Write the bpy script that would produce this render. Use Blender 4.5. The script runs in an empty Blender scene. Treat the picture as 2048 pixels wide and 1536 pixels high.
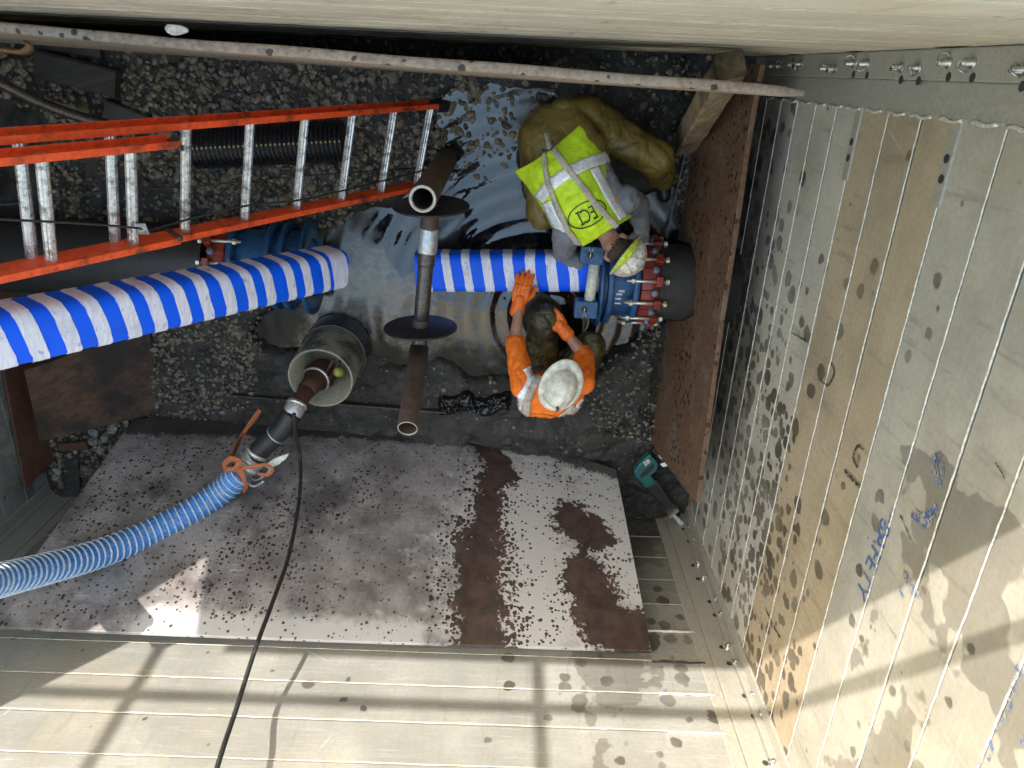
import bpy, bmesh, math, random
from mathutils import Vector, Matrix, noise, Euler
from mathutils.bvhtree import BVHTree
random.seed(7)
SC = bpy.context.scene
COL = SC.collection
# ------------------------------------------------------------------ camera
F_PX = 1450.0
RM = Matrix(((0.9991124167801919, 0.039964496671207675, 0.013312311649788489),
             (0.04195232040914896, -0.9156056619302928, -0.3998828261547105),
             (-0.0037922879548061093, 0.40008637923204454, -0.9164695890781431)))
CAM = Vector((0, 0, 5.1))
cd = bpy.data.cameras.new('camera'); cam = bpy.data.objects.new('camera', cd); COL.objects.link(cam)
cd.sensor_width = 36; cd.lens = F_PX / 2048 * 36; cd.clip_start = 0.05; cd.clip_end = 3000
r_, u_, b_ = RM @ Vector((1, 0, 0)), RM @ Vector((0, -1, 0)), RM @ Vector((0, 0, -1))
cam.matrix_world = Matrix(((r_.x, u_.x, b_.x, 0), (r_.y, u_.y, b_.y, 0), (r_.z, u_.z, b_.z, 5.1), (0, 0, 0, 1)))
SC.camera = cam
# ------------------------------------------------------------------ light
SUN_DIR = Vector((0.66, -1.0, -0.735)).normalized()       # direction the light travels
EL = math.asin(-SUN_DIR.z)
w = bpy.data.worlds.new('World'); SC.world = w; w.use_nodes = True
nt = w.node_tree; nt.nodes.clear()
sk = nt.nodes.new('ShaderNodeTexSky'); sk.sky_type = 'NISHITA'; sk.sun_disc = False
sk.dust_density = 3.0; sk.air_density = 2.6; sk.ozone_density = 2.2; sk.sun_elevation = EL; sk.sun_rotation = math.atan2(-SUN_DIR.x, -SUN_DIR.y)
bg = nt.nodes.new('ShaderNodeBackground'); bg.inputs[1].default_value = 0.15
ow = nt.nodes.new('ShaderNodeOutputWorld')
nt.links.new(sk.outputs[0], bg.inputs[0]); nt.links.new(bg.outputs[0], ow.inputs[0])
sl = bpy.data.lights.new('sun', 'SUN'); sl.energy = 2.0; sl.angle = math.radians(0.55); sl.color = (1, 0.95, 0.87)
so = bpy.data.objects.new('sun', sl); COL.objects.link(so); so.location = (-6, 9, 12)
so.rotation_euler = SUN_DIR.to_track_quat('-Z', 'Y').to_euler()
vs = SC.view_settings
vs.view_transform = 'Standard'; vs.look = 'None'; vs.gamma = 1; vs.use_curve_mapping = False; vs.exposure = 2.2
SC.cycles.max_bounces = 8; SC.cycles.diffuse_bounces = 7; SC.cycles.glossy_bounces = 4

# ------------------------------------------------------------------ geometry helpers
def ray(u, v):
    return RM @ Vector((u - 1024, v - 768, F_PX))
def P(u, v, z=0.0):
    d = ray(u, v); return CAM + d * ((z - CAM.z) / d.z)
def PX(u, v, x):
    d = ray(u, v); return CAM + d * ((x - CAM.x) / d.x)
def PY(u, v, y):
    d = ray(u, v); return CAM + d * ((y - CAM.y) / d.y)
def PP(u, v, o, n):
    d = ray(u, v); return CAM + d * ((o - CAM).dot(n) / d.dot(n))
RT = RM.transposed()
def proj(p):
    c = RT @ (Vector(p) - CAM); return (1024 + F_PX * c.x / c.z, 768 + F_PX * c.y / c.z)

class MB:
    def __init__(s): s.v = []; s.f = []
    def add(s, vs_, fs):
        o = len(s.v); s.v += [tuple(x) for x in vs_]; s.f += [tuple(i + o for i in f) for f in fs]; return s
    def mesh(s, name, smooth=False):
        m = bpy.data.meshes.new(name); m.from_pydata(s.v, [], s.f)
        bm = bmesh.new(); bm.from_mesh(m); bmesh.ops.recalc_face_normals(bm, faces=bm.faces); bm.to_mesh(m); bm.free()
        if smooth: m.polygons.foreach_set('use_smooth', [True] * len(m.polygons))
        m.update(); return m

def link(name, mesh, mt=None, parent=None, smooth=None):
    o = bpy.data.objects.new(name, mesh); COL.objects.link(o)
    if mt is not None:
        if isinstance(mt, (list, tuple)):
            for q in mt: mesh.materials.append(q)
        elif not mesh.materials: mesh.materials.append(mt)
    if parent is not None:
        o.parent = parent; o.matrix_parent_inverse = Matrix.Translation(parent.location).inverted() if parent.parent is None else Matrix.Identity(4)
        if parent.parent is not None:
            o.matrix_parent_inverse = WM(parent).inverted()
    if smooth: mesh.polygons.foreach_set('use_smooth', [True] * len(mesh.polygons))
    return o
def WM(o):
    m = Matrix.LocRotScale(o.location, o.rotation_euler, o.scale)
    if o.parent: return WM(o.parent) @ o.matrix_parent_inverse @ m
    return m
def tag(o, label=None, cat=None, group=None, kind=None):
    if label: o['label'] = label
    if cat: o['category'] = cat
    if group: o['group'] = group
    if kind: o['kind'] = kind
    return o
def empty(name, loc, label, cat, group=None):
    o = bpy.data.objects.new(name, None); COL.objects.link(o); o.location = loc; o.empty_display_size = .1
    return tag(o, label, cat, group)
def recenter(o):
    """move a top-level mesh's origin to its base"""
    m = o.data; xs = [v.co for v in m.vertices]
    c = Vector((sum(v.x for v in xs) / len(xs), sum(v.y for v in xs) / len(xs), min(v.z for v in xs)))
    m.transform(Matrix.Translation(-c)); o.location = c; return o
def frame(d, up=Vector((0, 0, 1))):
    d = d.normalized()
    if abs(d.dot(up)) > .98: up = Vector((0, 1, 0))
    s = d.cross(up).normalized(); n = s.cross(d).normalized(); return d, s, n
def box(mb, c, ax, ay, az):
    c = Vector(c); vs_ = [c + ax * i + ay * j + az * k for i in (-1, 1) for j in (-1, 1) for k in (-1, 1)]
    mb.add(vs_, [(0, 1, 3, 2), (4, 6, 7, 5), (0, 4, 5, 1), (2, 3, 7, 6), (0, 2, 6, 4), (1, 5, 7, 3)]); return mb
def bbox(mb, x0, x1, y0, y1, z0, z1):
    return box(mb, ((x0 + x1) / 2, (y0 + y1) / 2, (z0 + z1) / 2), Vector(((x1 - x0) / 2, 0, 0)), Vector((0, (y1 - y0) / 2, 0)), Vector((0, 0, (z1 - z0) / 2)))
def bevel(m, wd, seg=2):
    bm = bmesh.new(); bm.from_mesh(m)
    bmesh.ops.recalc_face_normals(bm, faces=bm.faces)
    es = [e for e in bm.edges if len(e.link_faces) == 2 and e.calc_face_angle(0) > .5]
    bmesh.ops.bevel(bm, geom=es, offset=wd, segments=seg, affect='EDGES', profile=.5, clamp_overlap=True)
    bm.to_mesh(m); bm.free(); m.update(); return m
def ring_pts(c, s, n, r, k):
    return [c + (s * math.cos(2 * math.pi * i / k) + n * math.sin(2 * math.pi * i / k)) * r for i in range(k)]
def tube(mb, pts, rad, k=10, cap=True, closed=False):
    pts = [Vector(p) for p in pts]; n_ = len(pts)
    if not isinstance(rad, (list, tuple)): rad = [rad] * n_
    rings = []; up = Vector((0, 0, 1)); d0 = (pts[1] - pts[0])
    _, s, n = frame(d0)
    for i, p in enumerate(pts):
        if closed: d = pts[(i + 1) % n_] - pts[i - 1]
        else: d = pts[min(i + 1, n_ - 1)] - pts[max(i - 1, 0)]
        d.normalize(); s = (s - d * s.dot(d)).normalized(); n = d.cross(s)
        rings.append(ring_pts(p, s, n, rad[i], k))
    vs_ = [q for r in rings for q in r]; fs = []
    for i in range(n_ if closed else n_ - 1):
        a = i * k; b = ((i + 1) % n_) * k
        for j in range(k): fs.append((a + j, a + (j + 1) % k, b + (j + 1) % k, b + j))
    if cap and not closed: fs += [tuple(range(k))[::-1], tuple(range((n_ - 1) * k, n_ * k))]
    return mb.add(vs_, fs)
def lathe(mb, c, d, prof, k=32, sx=1, sy=1, up=Vector((0, 0, 1)), cap0=False, cap1=False):
    """prof: list of (distance along d, radius)"""
    d, s, n = frame(Vector(d), up); c = Vector(c); vs_ = []; fs = []
    for (h, r) in prof:
        vs_ += [c + d * h + s * (math.cos(2 * math.pi * i / k) * r * sx) + n * (math.sin(2 * math.pi * i / k) * r * sy) for i in range(k)]
    for i in range(len(prof) - 1):
        for j in range(k): fs.append((i * k + j, i * k + (j + 1) % k, (i + 1) * k + (j + 1) % k, (i + 1) * k + j))
    if cap0: fs.append(tuple(range(k)))
    if cap1: fs.append(tuple(range((len(prof) - 1) * k, len(prof) * k)))
    return mb.add(vs_, fs)
def spline(pts, m=8):
    pts = [Vector(p) for p in pts]; out = []
    for i in range(len(pts) - 1):
        p0 = pts[max(i - 1, 0)]; p1 = pts[i]; p2 = pts[i + 1]; p3 = pts[min(i + 2, len(pts) - 1)]
        for k in range(m):
            t = k / m
            out.append(.5 * ((2 * p1) + (p2 - p0) * t + (2 * p0 - 5 * p1 + 4 * p2 - p3) * t * t + (3 * p1 - p0 - 3 * p2 + p3) * t ** 3))
    out.append(pts[-1]); return out
def prism(mb, poly, ext):
    """poly: world points (planar), ext: extrusion vector"""
    n = len(poly); e = Vector(ext)
    return mb.add([Vector(p) for p in poly] + [Vector(p) + e for p in poly],
                  [tuple(range(n)), tuple(range(n, 2 * n))] + [(i, (i + 1) % n, n + (i + 1) % n, n + i) for i in range(n)])
def fbm(p, o=4): return noise.fractal(p, 1.0, 2.0, o)

# ------------------------------------------------------------------ material helpers
class N:
    def __init__(s, name):
        s.m = bpy.data.materials.new(name); s.m.use_nodes = True; s.t = s.m.node_tree; s.t.nodes.clear()
        s.out = s.t.nodes.new('ShaderNodeOutputMaterial'); s.b = s.t.nodes.new('ShaderNodeBsdfPrincipled')
        s.t.links.new(s.b.outputs[0], s.out.inputs[0]); s._pos = None
    def set(s, sock, v):
        if isinstance(v, bpy.types.NodeSocket): s.t.links.new(v, sock)
        elif isinstance(v, (tuple, list)) and len(v) == 3 and sock.type == 'RGBA': sock.default_value = (*v, 1)
        else: sock.default_value = v
    def pos(s):
        if s._pos is None: s._pos = s.t.nodes.new('ShaderNodeNewGeometry').outputs['Position']
        return s._pos
    def obj(s): return s.t.nodes.new('ShaderNodeTexCoord').outputs['Object']
    def island(s): return s.t.nodes.new('ShaderNodeNewGeometry').outputs['Random Per Island']
    def orand(s): return s.t.nodes.new('ShaderNodeObjectInfo').outputs['Random']
    def noise(s, scale=5, detail=4, rough=.55, vec=None, dist=0, out=0):
        n = s.t.nodes.new('ShaderNodeTexNoise'); s.set(n.inputs['Vector'], vec if vec is not None else s.pos())
        n.inputs['Scale'].default_value = scale; n.inputs['Detail'].default_value = detail
        n.inputs['Roughness'].default_value = rough; n.inputs['Distortion'].default_value = dist
        return n.outputs[out]
    def vor(s, scale=5, vec=None, feat='F1', rnd=1):
        n = s.t.nodes.new('ShaderNodeTexVoronoi'); n.feature = feat; s.set(n.inputs['Vector'], vec if vec is not None else s.pos())
        n.inputs['Scale'].default_value = scale; n.inputs['Randomness'].default_value = rnd; return n
    def ma(s, op, a, b=0, c=0, clamp=False):
        n = s.t.nodes.new('ShaderNodeMath'); n.operation = op; n.use_clamp = clamp
        s.set(n.inputs[0], a); s.set(n.inputs[1], b); s.set(n.inputs[2], c); return n.outputs[0]
    def vm(s, op, a, b=(0, 0, 0), sc=1.0):
        n = s.t.nodes.new('ShaderNodeVectorMath'); n.operation = op
        s.set(n.inputs[0], a); s.set(n.inputs[1], b)
        if op == 'SCALE': s.set(n.inputs[3], sc)
        return n.outputs['Value'] if op in ('LENGTH', 'DISTANCE', 'DOT_PRODUCT') else n.outputs[0]
    def mr(s, v, a, b, c=0.0, d=1.0, smooth=True):
        n = s.t.nodes.new('ShaderNodeMapRange'); n.interpolation_type = 'SMOOTHSTEP' if smooth else 'LINEAR'
        for i, q in enumerate((v, a, b, c, d)): s.set(n.inputs[i], q)
        return n.outputs[0]
    def mix(s, f, a, b, mode='MIX'):
        n = s.t.nodes.new('ShaderNodeMix'); n.data_type = 'RGBA'; n.blend_type = mode
        s.set(n.inputs[0], f); s.set(n.inputs[6], a); s.set(n.inputs[7], b); return n.outputs[2]
    def xyz(s, v):
        n = s.t.nodes.new('ShaderNodeSeparateXYZ'); s.set(n.inputs[0], v); return n.outputs
    def vec(s, x, y, z):
        n = s.t.nodes.new('ShaderNodeCombineXYZ')
        for i, q in enumerate((x, y, z)): s.set(n.inputs[i], q)
        return n.outputs[0]
    def ramp(s, f, stops):
        n = s.t.nodes.new('ShaderNodeValToRGB'); s.set(n.inputs[0], f); e = n.color_ramp.elements
        while len(e) < len(stops): e.new(.5)
        for q, (p, c) in zip(e, stops): q.position = p; q.color = (*c, 1)
        return n.outputs[0]
    def bump(s, h, st=.3, d=.01):
        n = s.t.nodes.new('ShaderNodeBump'); n.inputs['Strength'].default_value = st; n.inputs['Distance'].default_value = d
        s.set(n.inputs['Height'], h); s.set(s.b.inputs['Normal'], n.outputs[0])
    def done(s, col, rough=.6, metal=0.0, ior=None, spec=None):
        s.set(s.b.inputs['Base Color'], col); s.set(s.b.inputs['Roughness'], rough); s.set(s.b.inputs['Metallic'], metal)
        if ior: s.b.inputs['IOR'].default_value = ior
        if spec is not None: s.set(s.b.inputs['Specular IOR Level'], spec)
        return s.m
    def spots(s, scale, rmax, dens, vec=None, soft=.06, warp=.35):
        base = vec if vec is not None else s.pos()
        wv = s.noise(scale * 1.6, 2, .5, base, out=1)
        wv = s.vm('SCALE', s.vm('SUBTRACT', wv, (.5, .5, .5)), sc=warp / scale)
        v = s.vor(scale, s.vm('ADD', base, wv)); rnd = s.xyz(v.outputs['Color'])[0]
        rr = s.ma('MULTIPLY', s.ma('SUBTRACT', s.ma('ADD', rnd, dens), 1.0), rmax * 1.7)
        rr = s.ma('MINIMUM', rr, rmax * .8)
        return s.mr(s.ma('SUBTRACT', rr, v.outputs['Distance']), 0.0, soft)

def dirty(name, col, dirt=(.03, .027, .022), amt=.5, scale=6, rough=.5, metal=0.0, bmp=.15, vari=.25, thr=(.5, .75), fine=60, spec=None, ior=None):
    n = N(name); a = n.noise(scale, 6, .65); b = n.noise(fine, 4, .6)
    c = n.mix(n.mr(b, .3, .7), tuple(x * (1 - vari) for x in col), tuple(min(1, x * (1 + vari)) for x in col))
    k = n.ma('MULTIPLY', n.mr(n.ma('ADD', n.ma('MULTIPLY', a, .75), n.ma('MULTIPLY', b, .25)), *thr), amt)
    c = n.mix(k, c, dirt); n.bump(n.ma('ADD', a, n.ma('MULTIPLY', b, .5)), bmp, .01)
    return n.done(c, n.mr(b, .2, .8, rough * .8, min(1, rough * 1.2)), metal, ior=ior, spec=spec)

def wall_mat(name, col, which, wetbig=0.0):
    """brushed and weathered aluminium: which = 'x' right wall, 'y' near/far wall, 'l' left"""
    n = N(name); p = n.pos(); x, y, z = n.xyz(p)
    along = y if which in 'xl' else x
    q = n.vec(n.ma('MULTIPLY', along, 1.0), 0.0, n.ma('MULTIPLY', z, 1.0))
    st = n.vec(n.ma('MULTIPLY', along, .6), n.orand(), n.ma('MULTIPLY', z, 9))
    a = n.noise(2.2, 6, .6); b = n.noise(45, 3, .6); s1 = n.noise(8, 5, .7, st)
    c = n.mix(n.mr(a, .3, .7), tuple(v * .8 for v in col), tuple(v * 1.12 for v in col))
    c = n.mix(n.ma('MULTIPLY', n.mr(s1, .5, .75), .35), c, (.52, .5, .46))
    c = n.mix(n.ma('MULTIPLY', n.mr(b, .35, .7), .22), c, tuple(v * .62 for v in col))
    wst = n.mr(n.noise(1.1, 5, .62, n.vm('ADD', p, (11, 4, 2))), .52, .68)
    c = n.mix(n.ma('MULTIPLY', wst, .2 if which == 'y' else .45), c, (.36, .285, .17) if which != 'f' else (.5, .4, .27))
    drp = n.vec(n.ma('MULTIPLY', along, 7), n.orand(), n.ma('MULTIPLY', z, .8))
    c = n.mix(n.ma('MULTIPLY', n.mr(n.noise(2.4, 5, .7, drp), .56, .7), .4), c, (.17, .155, .12))
    # scuffs and scratches
    for ang, sc in ((.5, 3.0), (-1.1, 2.3), (1.3, 2.6)):
        ca, sa = math.cos(ang), math.sin(ang)
        d1 = n.ma('ADD', n.ma('MULTIPLY', along, ca), n.ma('MULTIPLY', z, sa))
        d2 = n.ma('SUBTRACT', n.ma('MULTIPLY', z, ca), n.ma('MULTIPLY', along, sa))
        sv = n.vec(n.ma('MULTIPLY', d1, .8), n.ma('MULTIPLY', d2, 26), n.orand())
        k = n.mr(n.noise(sc, 3, .5, sv), .70, .76)
        k = n.ma('MULTIPLY', k, n.mr(n.noise(2.0, 2, .5, n.vm('ADD', p, (ang * 7, 3, 1))), .5, .62))
        c = n.mix(n.ma('MULTIPLY', k, .5), c, (.2, .19, .17) if ang > .6 else (.62, .6, .55))
    # water spots
    if which == 'x':
        dy = n.ma('MULTIPLY', n.ma('ADD', y, 2.2), .45); dz = n.ma('MULTIPLY', n.ma('SUBTRACT', z, n.ma('SUBTRACT', .55, n.ma('MULTIPLY', n.ma('ADD', y, .9), .5))), 1.0)
        rr = n.ma('SQRT', n.ma('ADD', n.ma('MULTIPLY', dy, dy), n.ma('MULTIPLY', dz, dz)))
        dens = n.mr(rr, .2, 1.5, 1.15, .40)
        d2 = n.mr(rr, .15, 1.15, 1.15, .10)
    elif which in 'y':
        dx = n.ma('SUBTRACT', x, .75); dz = n.ma('SUBTRACT', z, 1.45)
        rr = n.ma('SQRT', n.ma('ADD', n.ma('MULTIPLY', dx, dx), n.ma('MULTIPLY', dz, dz)))
        dens = n.mr(rr, .1, 1.3, .8, .28); d2 = n.mr(rr, .0, .7, .7, .12)
    else:
        dens = .2; d2 = 0.05
    nz = n.ma('MULTIPLY', n.ma('SUBTRACT', n.noise(1.7, 3, .6), .5), .7)
    wet = n.spots(8.5, .55, n.ma('ADD', dens, nz), q)
    wet = n.ma('MAXIMUM', wet, n.spots(14, .6, n.ma('ADD', d2, nz), n.vm('ADD', q, (3.3, 0, 1.7))))
    wet = n.ma('MAXIMUM', wet, n.spots(6, .42, n.ma('ADD', n.ma('SUBTRACT', dens, .06), nz), n.vm('ADD', q, (7.3, 0, 4.7))))
    wet = n.ma('MULTIPLY', wet, n.mr(n.noise(3, 3), .3, .7, .45, .85))
    if wetbig:
        big = n.noise(1.15, 3, .45, n.vm('ADD', p, (.0, wetbig, 0)), .4)
        if which == 'x':
            gate = n.ma('MULTIPLY', n.mr(z, 2.25, 2.75), n.mr(y, -.75, -1.35))
        else:
            gate = n.ma('MULTIPLY', n.mr(x, .1, .7), n.mr(z, 1.3, 2.3, 1, .75))
        bw = n.mr(n.ma('ADD', n.ma('ADD', big, n.ma('MULTIPLY', n.noise(8, 2, .5), .26)), n.ma('MULTIPLY', gate, .5)), 1.06, 1.075)
        wet = n.ma('MAXIMUM', wet, n.ma('MULTIPLY', bw, .42))
    # mud splashed along the foot
    foot = n.ma('MULTIPLY', n.mr(z, .75, .05), n.mr(n.noise(7, 5, .65), .38, .6))
    c = n.mix(wet, c, (.045, .036, .026)); c = n.mix(n.ma('MULTIPLY', foot, .75), c, (.035, .03, .025))
    n.bump(n.ma('ADD', n.ma('MULTIPLY', a, .5), n.ma('MULTIPLY', s1, .25)), .12, .01)
    return n.done(c, n.ma('SUBTRACT', n.mr(b, .2, .8, .46, .66), n.ma('MULTIPLY', wet, .25)), .12)

A_G = (.51, .47, .395); A_D = (.50, .465, .395); A_T = (.42, .335, .225); A_L = (.41, .38, .32)
W_R = {'g': wall_mat('aluminium grey right', A_G, 'x'), 'd': wall_mat('aluminium dull right', A_D, 'x'), 't': wall_mat('aluminium tan right', A_T, 'x'), 'l': wall_mat('aluminium light right', A_L, 'x', 2.3)}
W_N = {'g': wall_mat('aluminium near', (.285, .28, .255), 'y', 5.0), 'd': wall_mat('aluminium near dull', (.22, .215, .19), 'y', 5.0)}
W_F = wall_mat('aluminium far', (.62, .54, .42), 'f')
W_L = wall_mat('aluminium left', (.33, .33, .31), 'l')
M_POST = dirty('aluminium post', (.335, .315, .27), (.2, .19, .165), .45, 4, .5, .12, .06, .12)
M_WELD = dirty('weld bead', (.62, .6, .54), (.2, .19, .16), .5, 9, .4, .3, .3)
M_WELDC = dirty('cream weld bead', (.50, .46, .36), (.2, .18, .13), .5, 9, .5, .1, .3)
M_PIN = dirty('zinc pin', (.42, .41, .38), (.2, .19, .17), .4, 20, .3, .85, .1)
M_HOLE = dirty('dark hole', (.03, .03, .03), rough=.8)
M_BLACK = dirty('black rubber', (.018, .018, .02), (.06, .06, .055), .5, 14, .45, 0, .1)
M_CABLE = dirty('cable rubber', (.022, .022, .022), (.10, .095, .085), .6, 12, .5, 0, .1)
M_RUSTP = None

def rust(name, col=(.125, .062, .04), spots=.25, paint=(.2, .17, .16), amt=.5):
    n = N(name); p = n.pos(); a = n.noise(3.2, 6, .62); b = n.noise(40, 4, .65); e = n.noise(1.6, 4, .6, n.vm('ADD', p, (5, 2, 9)))
    c = n.mix(n.mr(b, .3, .7), tuple(v * .65 for v in col), tuple(v * 1.3 for v in col))
    c = n.mix(n.ma('MULTIPLY', n.mr(a, .48, .68), amt), c, paint)
    c = n.mix(n.ma('MULTIPLY', n.mr(e, .6, .75), .6), c, (.19, .1, .045))
    w = n.ma('MAXIMUM', n.spots(22, .5, spots), n.spots(13, .33, n.ma('SUBTRACT', spots, .1)))
    c = n.mix(n.ma('MULTIPLY', w, .85), c, (.018, .01, .008)); n.bump(n.ma('ADD', a, b), .2, .006)
    return n.done(c, n.mr(b, .2, .8, .5, .75), .1)
M_RUST_R = rust('rusty steel right', (.14, .075, .042), .66, (.19, .15, .115), .6)
M_RUST_L = rust('rusty steel left', (.12, .05, .032), .3, (.12, .08, .065), .35)
M_EDGE = rust('weathered steel edge', (.34, .26, .20), .55, (.38, .33, .29), .6)
M_PIPE = rust('brown steel pipe', (.075, .045, .032), .1, (.10, .075, .06), .5)
M_CUT = dirty('cut pipe steel', (.42, .39, .34), (.12, .1, .08), .5, 20, .45, .5)
M_STEELD = dirty('dark greased steel', (.10, .085, .075), (.02, .018, .016), .6, 8, .3, .6)
M_GALV = dirty('galvanised band', (.5, .51, .52), (.16, .15, .14), .5, 18, .35, .6)
M_BOLT = dirty('bolt steel', (.62, .58, .5), (.1, .08, .06), .5, 24, .32, .7)
M_FBLUE = dirty('blue epoxy', (.018, .085, .21), (.012, .013, .015), .75, 13, .35, 0, .2, .3, (.47, .66))
M_FRED = dirty('red epoxy', (.25, .028, .016), (.02, .012, .01), .75, 13, .4, 0, .2, .3, (.46, .66))
M_CONC = dirty('muddy black pipe', (.035, .032, .028), (.012, .011, .01), .7, 12, .75, 0, .6)
M_DPIPE = dirty('coated dark pipe', (.022, .022, .023), (.05, .045, .04), .4, 6, .45, 0, .2)
M_LAD = dirty('orange fibreglass', (.80, .085, .018), (.05, .022, .014), .8, 7, .45, 0, .15, .2, (.5, .64), 34)
M_RUNG = dirty('aluminium rung', (.68, .68, .67), (.05, .048, .045), .75, 22, .3, .75, .4, .2, (.48, .62))
M_ROPE = dirty('black rope', (.025, .024, .022), (.06, .055, .05), .5, 30, .8)
M_PVC = dirty('muddy grey casing', (.23, .22, .18), (.02, .02, .02), .85, 7, .55, 0, .25, .2, (.44, .6))
M_COLLAR = dirty('dark collar', (.018, .022, .032), (.05, .05, .05), .4, 8, .3)
M_PUMP = dirty('rusty pump', (.09, .035, .025), (.02, .014, .012), .6, 14, .5, .3)
M_HOSEB = dirty('blue hose wall', (.05, .21, .56), (.36, .37, .38), .65, 20, .45, 0, .15, .25, (.5, .66))
M_HOSEW = dirty('pale hose rib', (.46, .53, .62), (.2, .19, .17), .6, 14, .5, 0, .15)
M_CAML = dirty('cast aluminium coupling', (.56, .55, .52), (.15, .14, .12), .5, 18, .36, .6)
M_STRAP = dirty('orange webbing', (.42, .13, .045), (.2, .08, .04), .5, 18, .8)
M_TEAL = dirty('teal tool plastic', (.012, .10, .10), (.02, .022, .02), .6, 18, .4)
M_WOODD = None
def wood(name, col, dark, ax=(1, 0, 0), amt=.6):
    n = N(name); p = n.pos(); d = Vector(ax).normalized(); al = n.vm('DOT_PRODUCT', p, tuple(d))
    q = n.vm('SUBTRACT', n.vm('SCALE', p, sc=14.0), n.vm('SCALE', tuple(d), sc=n.ma('MULTIPLY', al, 13.2)))
    g = n.noise(1.6, 6, .65, q, .6); a = n.noise(3, 5, .6)
    c = n.mix(n.mr(g, .35, .65), tuple(v * .5 for v in col), col); c = n.mix(n.ma('MULTIPLY', n.mr(a, .45, .65), amt), c, dark)
    n.bump(g, .4, .006); return n.done(c, .75)
M_BLUE = None
def tarp(name, col):
    n = N(name); p = n.pos(); a = n.noise(9, 4, .6); k = n.noise(160, 2, .5)
    c = n.mix(n.ma('MULTIPLY', n.mr(a, .5, .75), .2), col, (.02, .05, .2)); n.bump(n.ma('ADD', n.noise(14, 3, .5), n.ma('MULTIPLY', k, .3)), .25, .006)
    return n.done(c, .45, spec=.3)
M_BLUE = tarp('blue vinyl wrap', (.0, .115, .96))
def tape_mat():
    n = N('white film wrap'); o = n.obj(); x, y, z = n.xyz(o)
    q = n.vec(n.ma('MULTIPLY', x, 34), n.ma('MULTIPLY', y, 4.5), n.ma('MULTIPLY', z, 4.5))
    g = n.noise(1.5, 5, .65, n.vm('ADD', q, n.vec(n.orand(), 0, 0)), .5); a = n.noise(16, 5, .65)
    c = n.mix(n.mr(g, .3, .7), (.62, .62, .80), (.86, .86, .93))
    c = n.mix(n.ma('MULTIPLY', n.mr(n.noise(3.5, 5, .7), .5, .7), .4), c, (.33, .31, .36))
    k = n.ma('MULTIPLY', n.mr(n.ma('ADD', n.ma('MULTIPLY', g, .55), n.ma('MULTIPLY', a, .45)), .55, .64), .7)
    c = n.mix(k, c, (.16, .2, .52)); n.bump(g, .5, .004)
    return n.done(c, .4)
M_TAPE = tape_mat()

# ------------------------------------------------------------------ trench box walls
XR, YN, YF, XL = 1.55, -3.35, 0.13, -3.64
Z0, DZ = -0.1925, 0.2625
ZTOP = 4.10
def board_mesh(L, th=.06, h=DZ - .007, seg=1, bev=.006):
    mb = MB(); bbox(mb, 0, L, 0, th, 0, h); return bevel(mb.mesh('board'), bev, 2)
def build_wall(name, label, org, ax, L, nrm_out, mats, ztop, group='aluminium trench box walls', seam=1.0, seam_mat=None):
    """org: inner bottom corner, ax: direction along the wall, nrm_out: away from the pit"""
    t = empty(name, org, label, 'trench wall', group)
    ax = Vector(ax); nr = Vector(nrm_out); k = 0; z = Z0
    bm_ = board_mesh(L); wm = None; cache = {}
    rot = Matrix(((ax.x, nr.x, 0), (ax.y, nr.y, 0), (ax.z, nr.z, 1))).to_euler()
    pts = [Vector((i / 120 * L, -.0015 + .0022 * random.random(), .0022 * (random.random() - .5))) for i in range(121)]
    mb = MB(); tube(mb, pts, [(.0026 + .0022 * random.random()) * seam for _ in pts], 6); wm = mb.mesh('weld_seam', True); wm.materials.append(seam_mat or M_WELD)
    while z < ztop - .05:
        mk = mats(k)
        if mk.name not in cache: cache[mk.name] = bm_.copy(); cache[mk.name].materials.append(mk)
        b = cache[mk.name]
        o = bpy.data.objects.new('board', b); COL.objects.link(o); o.parent = t
        o.location = Vector((0, 0, z - org[2])) + nr * (.003 * (k % 3 == 0)); o.rotation_euler = rot
        s = bpy.data.objects.new('weld_seam', wm); COL.objects.link(s); s.parent = t
        s.location = (0, 0, z - org[2] - .0035); s.rotation_euler = rot
        z += DZ; k += 1
    return t
TINT = 'ddddggggtttlllllllll'
def kz(z): return int(round((z - Z0) / DZ))
rw = build_wall('trench_wall', 'right aluminium trench wall with horizontal boards, tan middle panel and dark water spots', (XR, YF, Z0), (0, -1, 0), YF - YN, (1, 0, 0),
                lambda k: W_R['t'] if 7 <= k <= 9 else (W_R['l'] if k > 9 else (W_R['g'] if k > 3 else W_R['d'])), 4.1)
nw = build_wall('trench_wall', 'near aluminium trench wall, half sunlit, behind the leaning stained steel plate', (XR, YN, Z0), (-1, 0, 0), XR - XL, (0, -1, 0),
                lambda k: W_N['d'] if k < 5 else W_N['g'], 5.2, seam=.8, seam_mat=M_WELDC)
fw = build_wall('trench_wall', 'far aluminium trench wall seen edge-on along the top of the photo', (XL - .3, YF, Z0 + DZ * 2), (1, 0, 0), XR - XL + .6, (0, 1, 0),
                lambda k: W_F, ZTOP, seam=.25, seam_mat=W_F)
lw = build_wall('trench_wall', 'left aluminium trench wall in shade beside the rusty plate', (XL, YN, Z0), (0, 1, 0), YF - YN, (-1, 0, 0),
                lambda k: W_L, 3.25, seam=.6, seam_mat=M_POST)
def part(name, mb, mt, parent, smooth=False, bev=0, seg=2):
    m = mb.mesh(name, smooth)
    if bev: bevel(m, bev, seg)
    return link(name, m, mt, parent)
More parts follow.
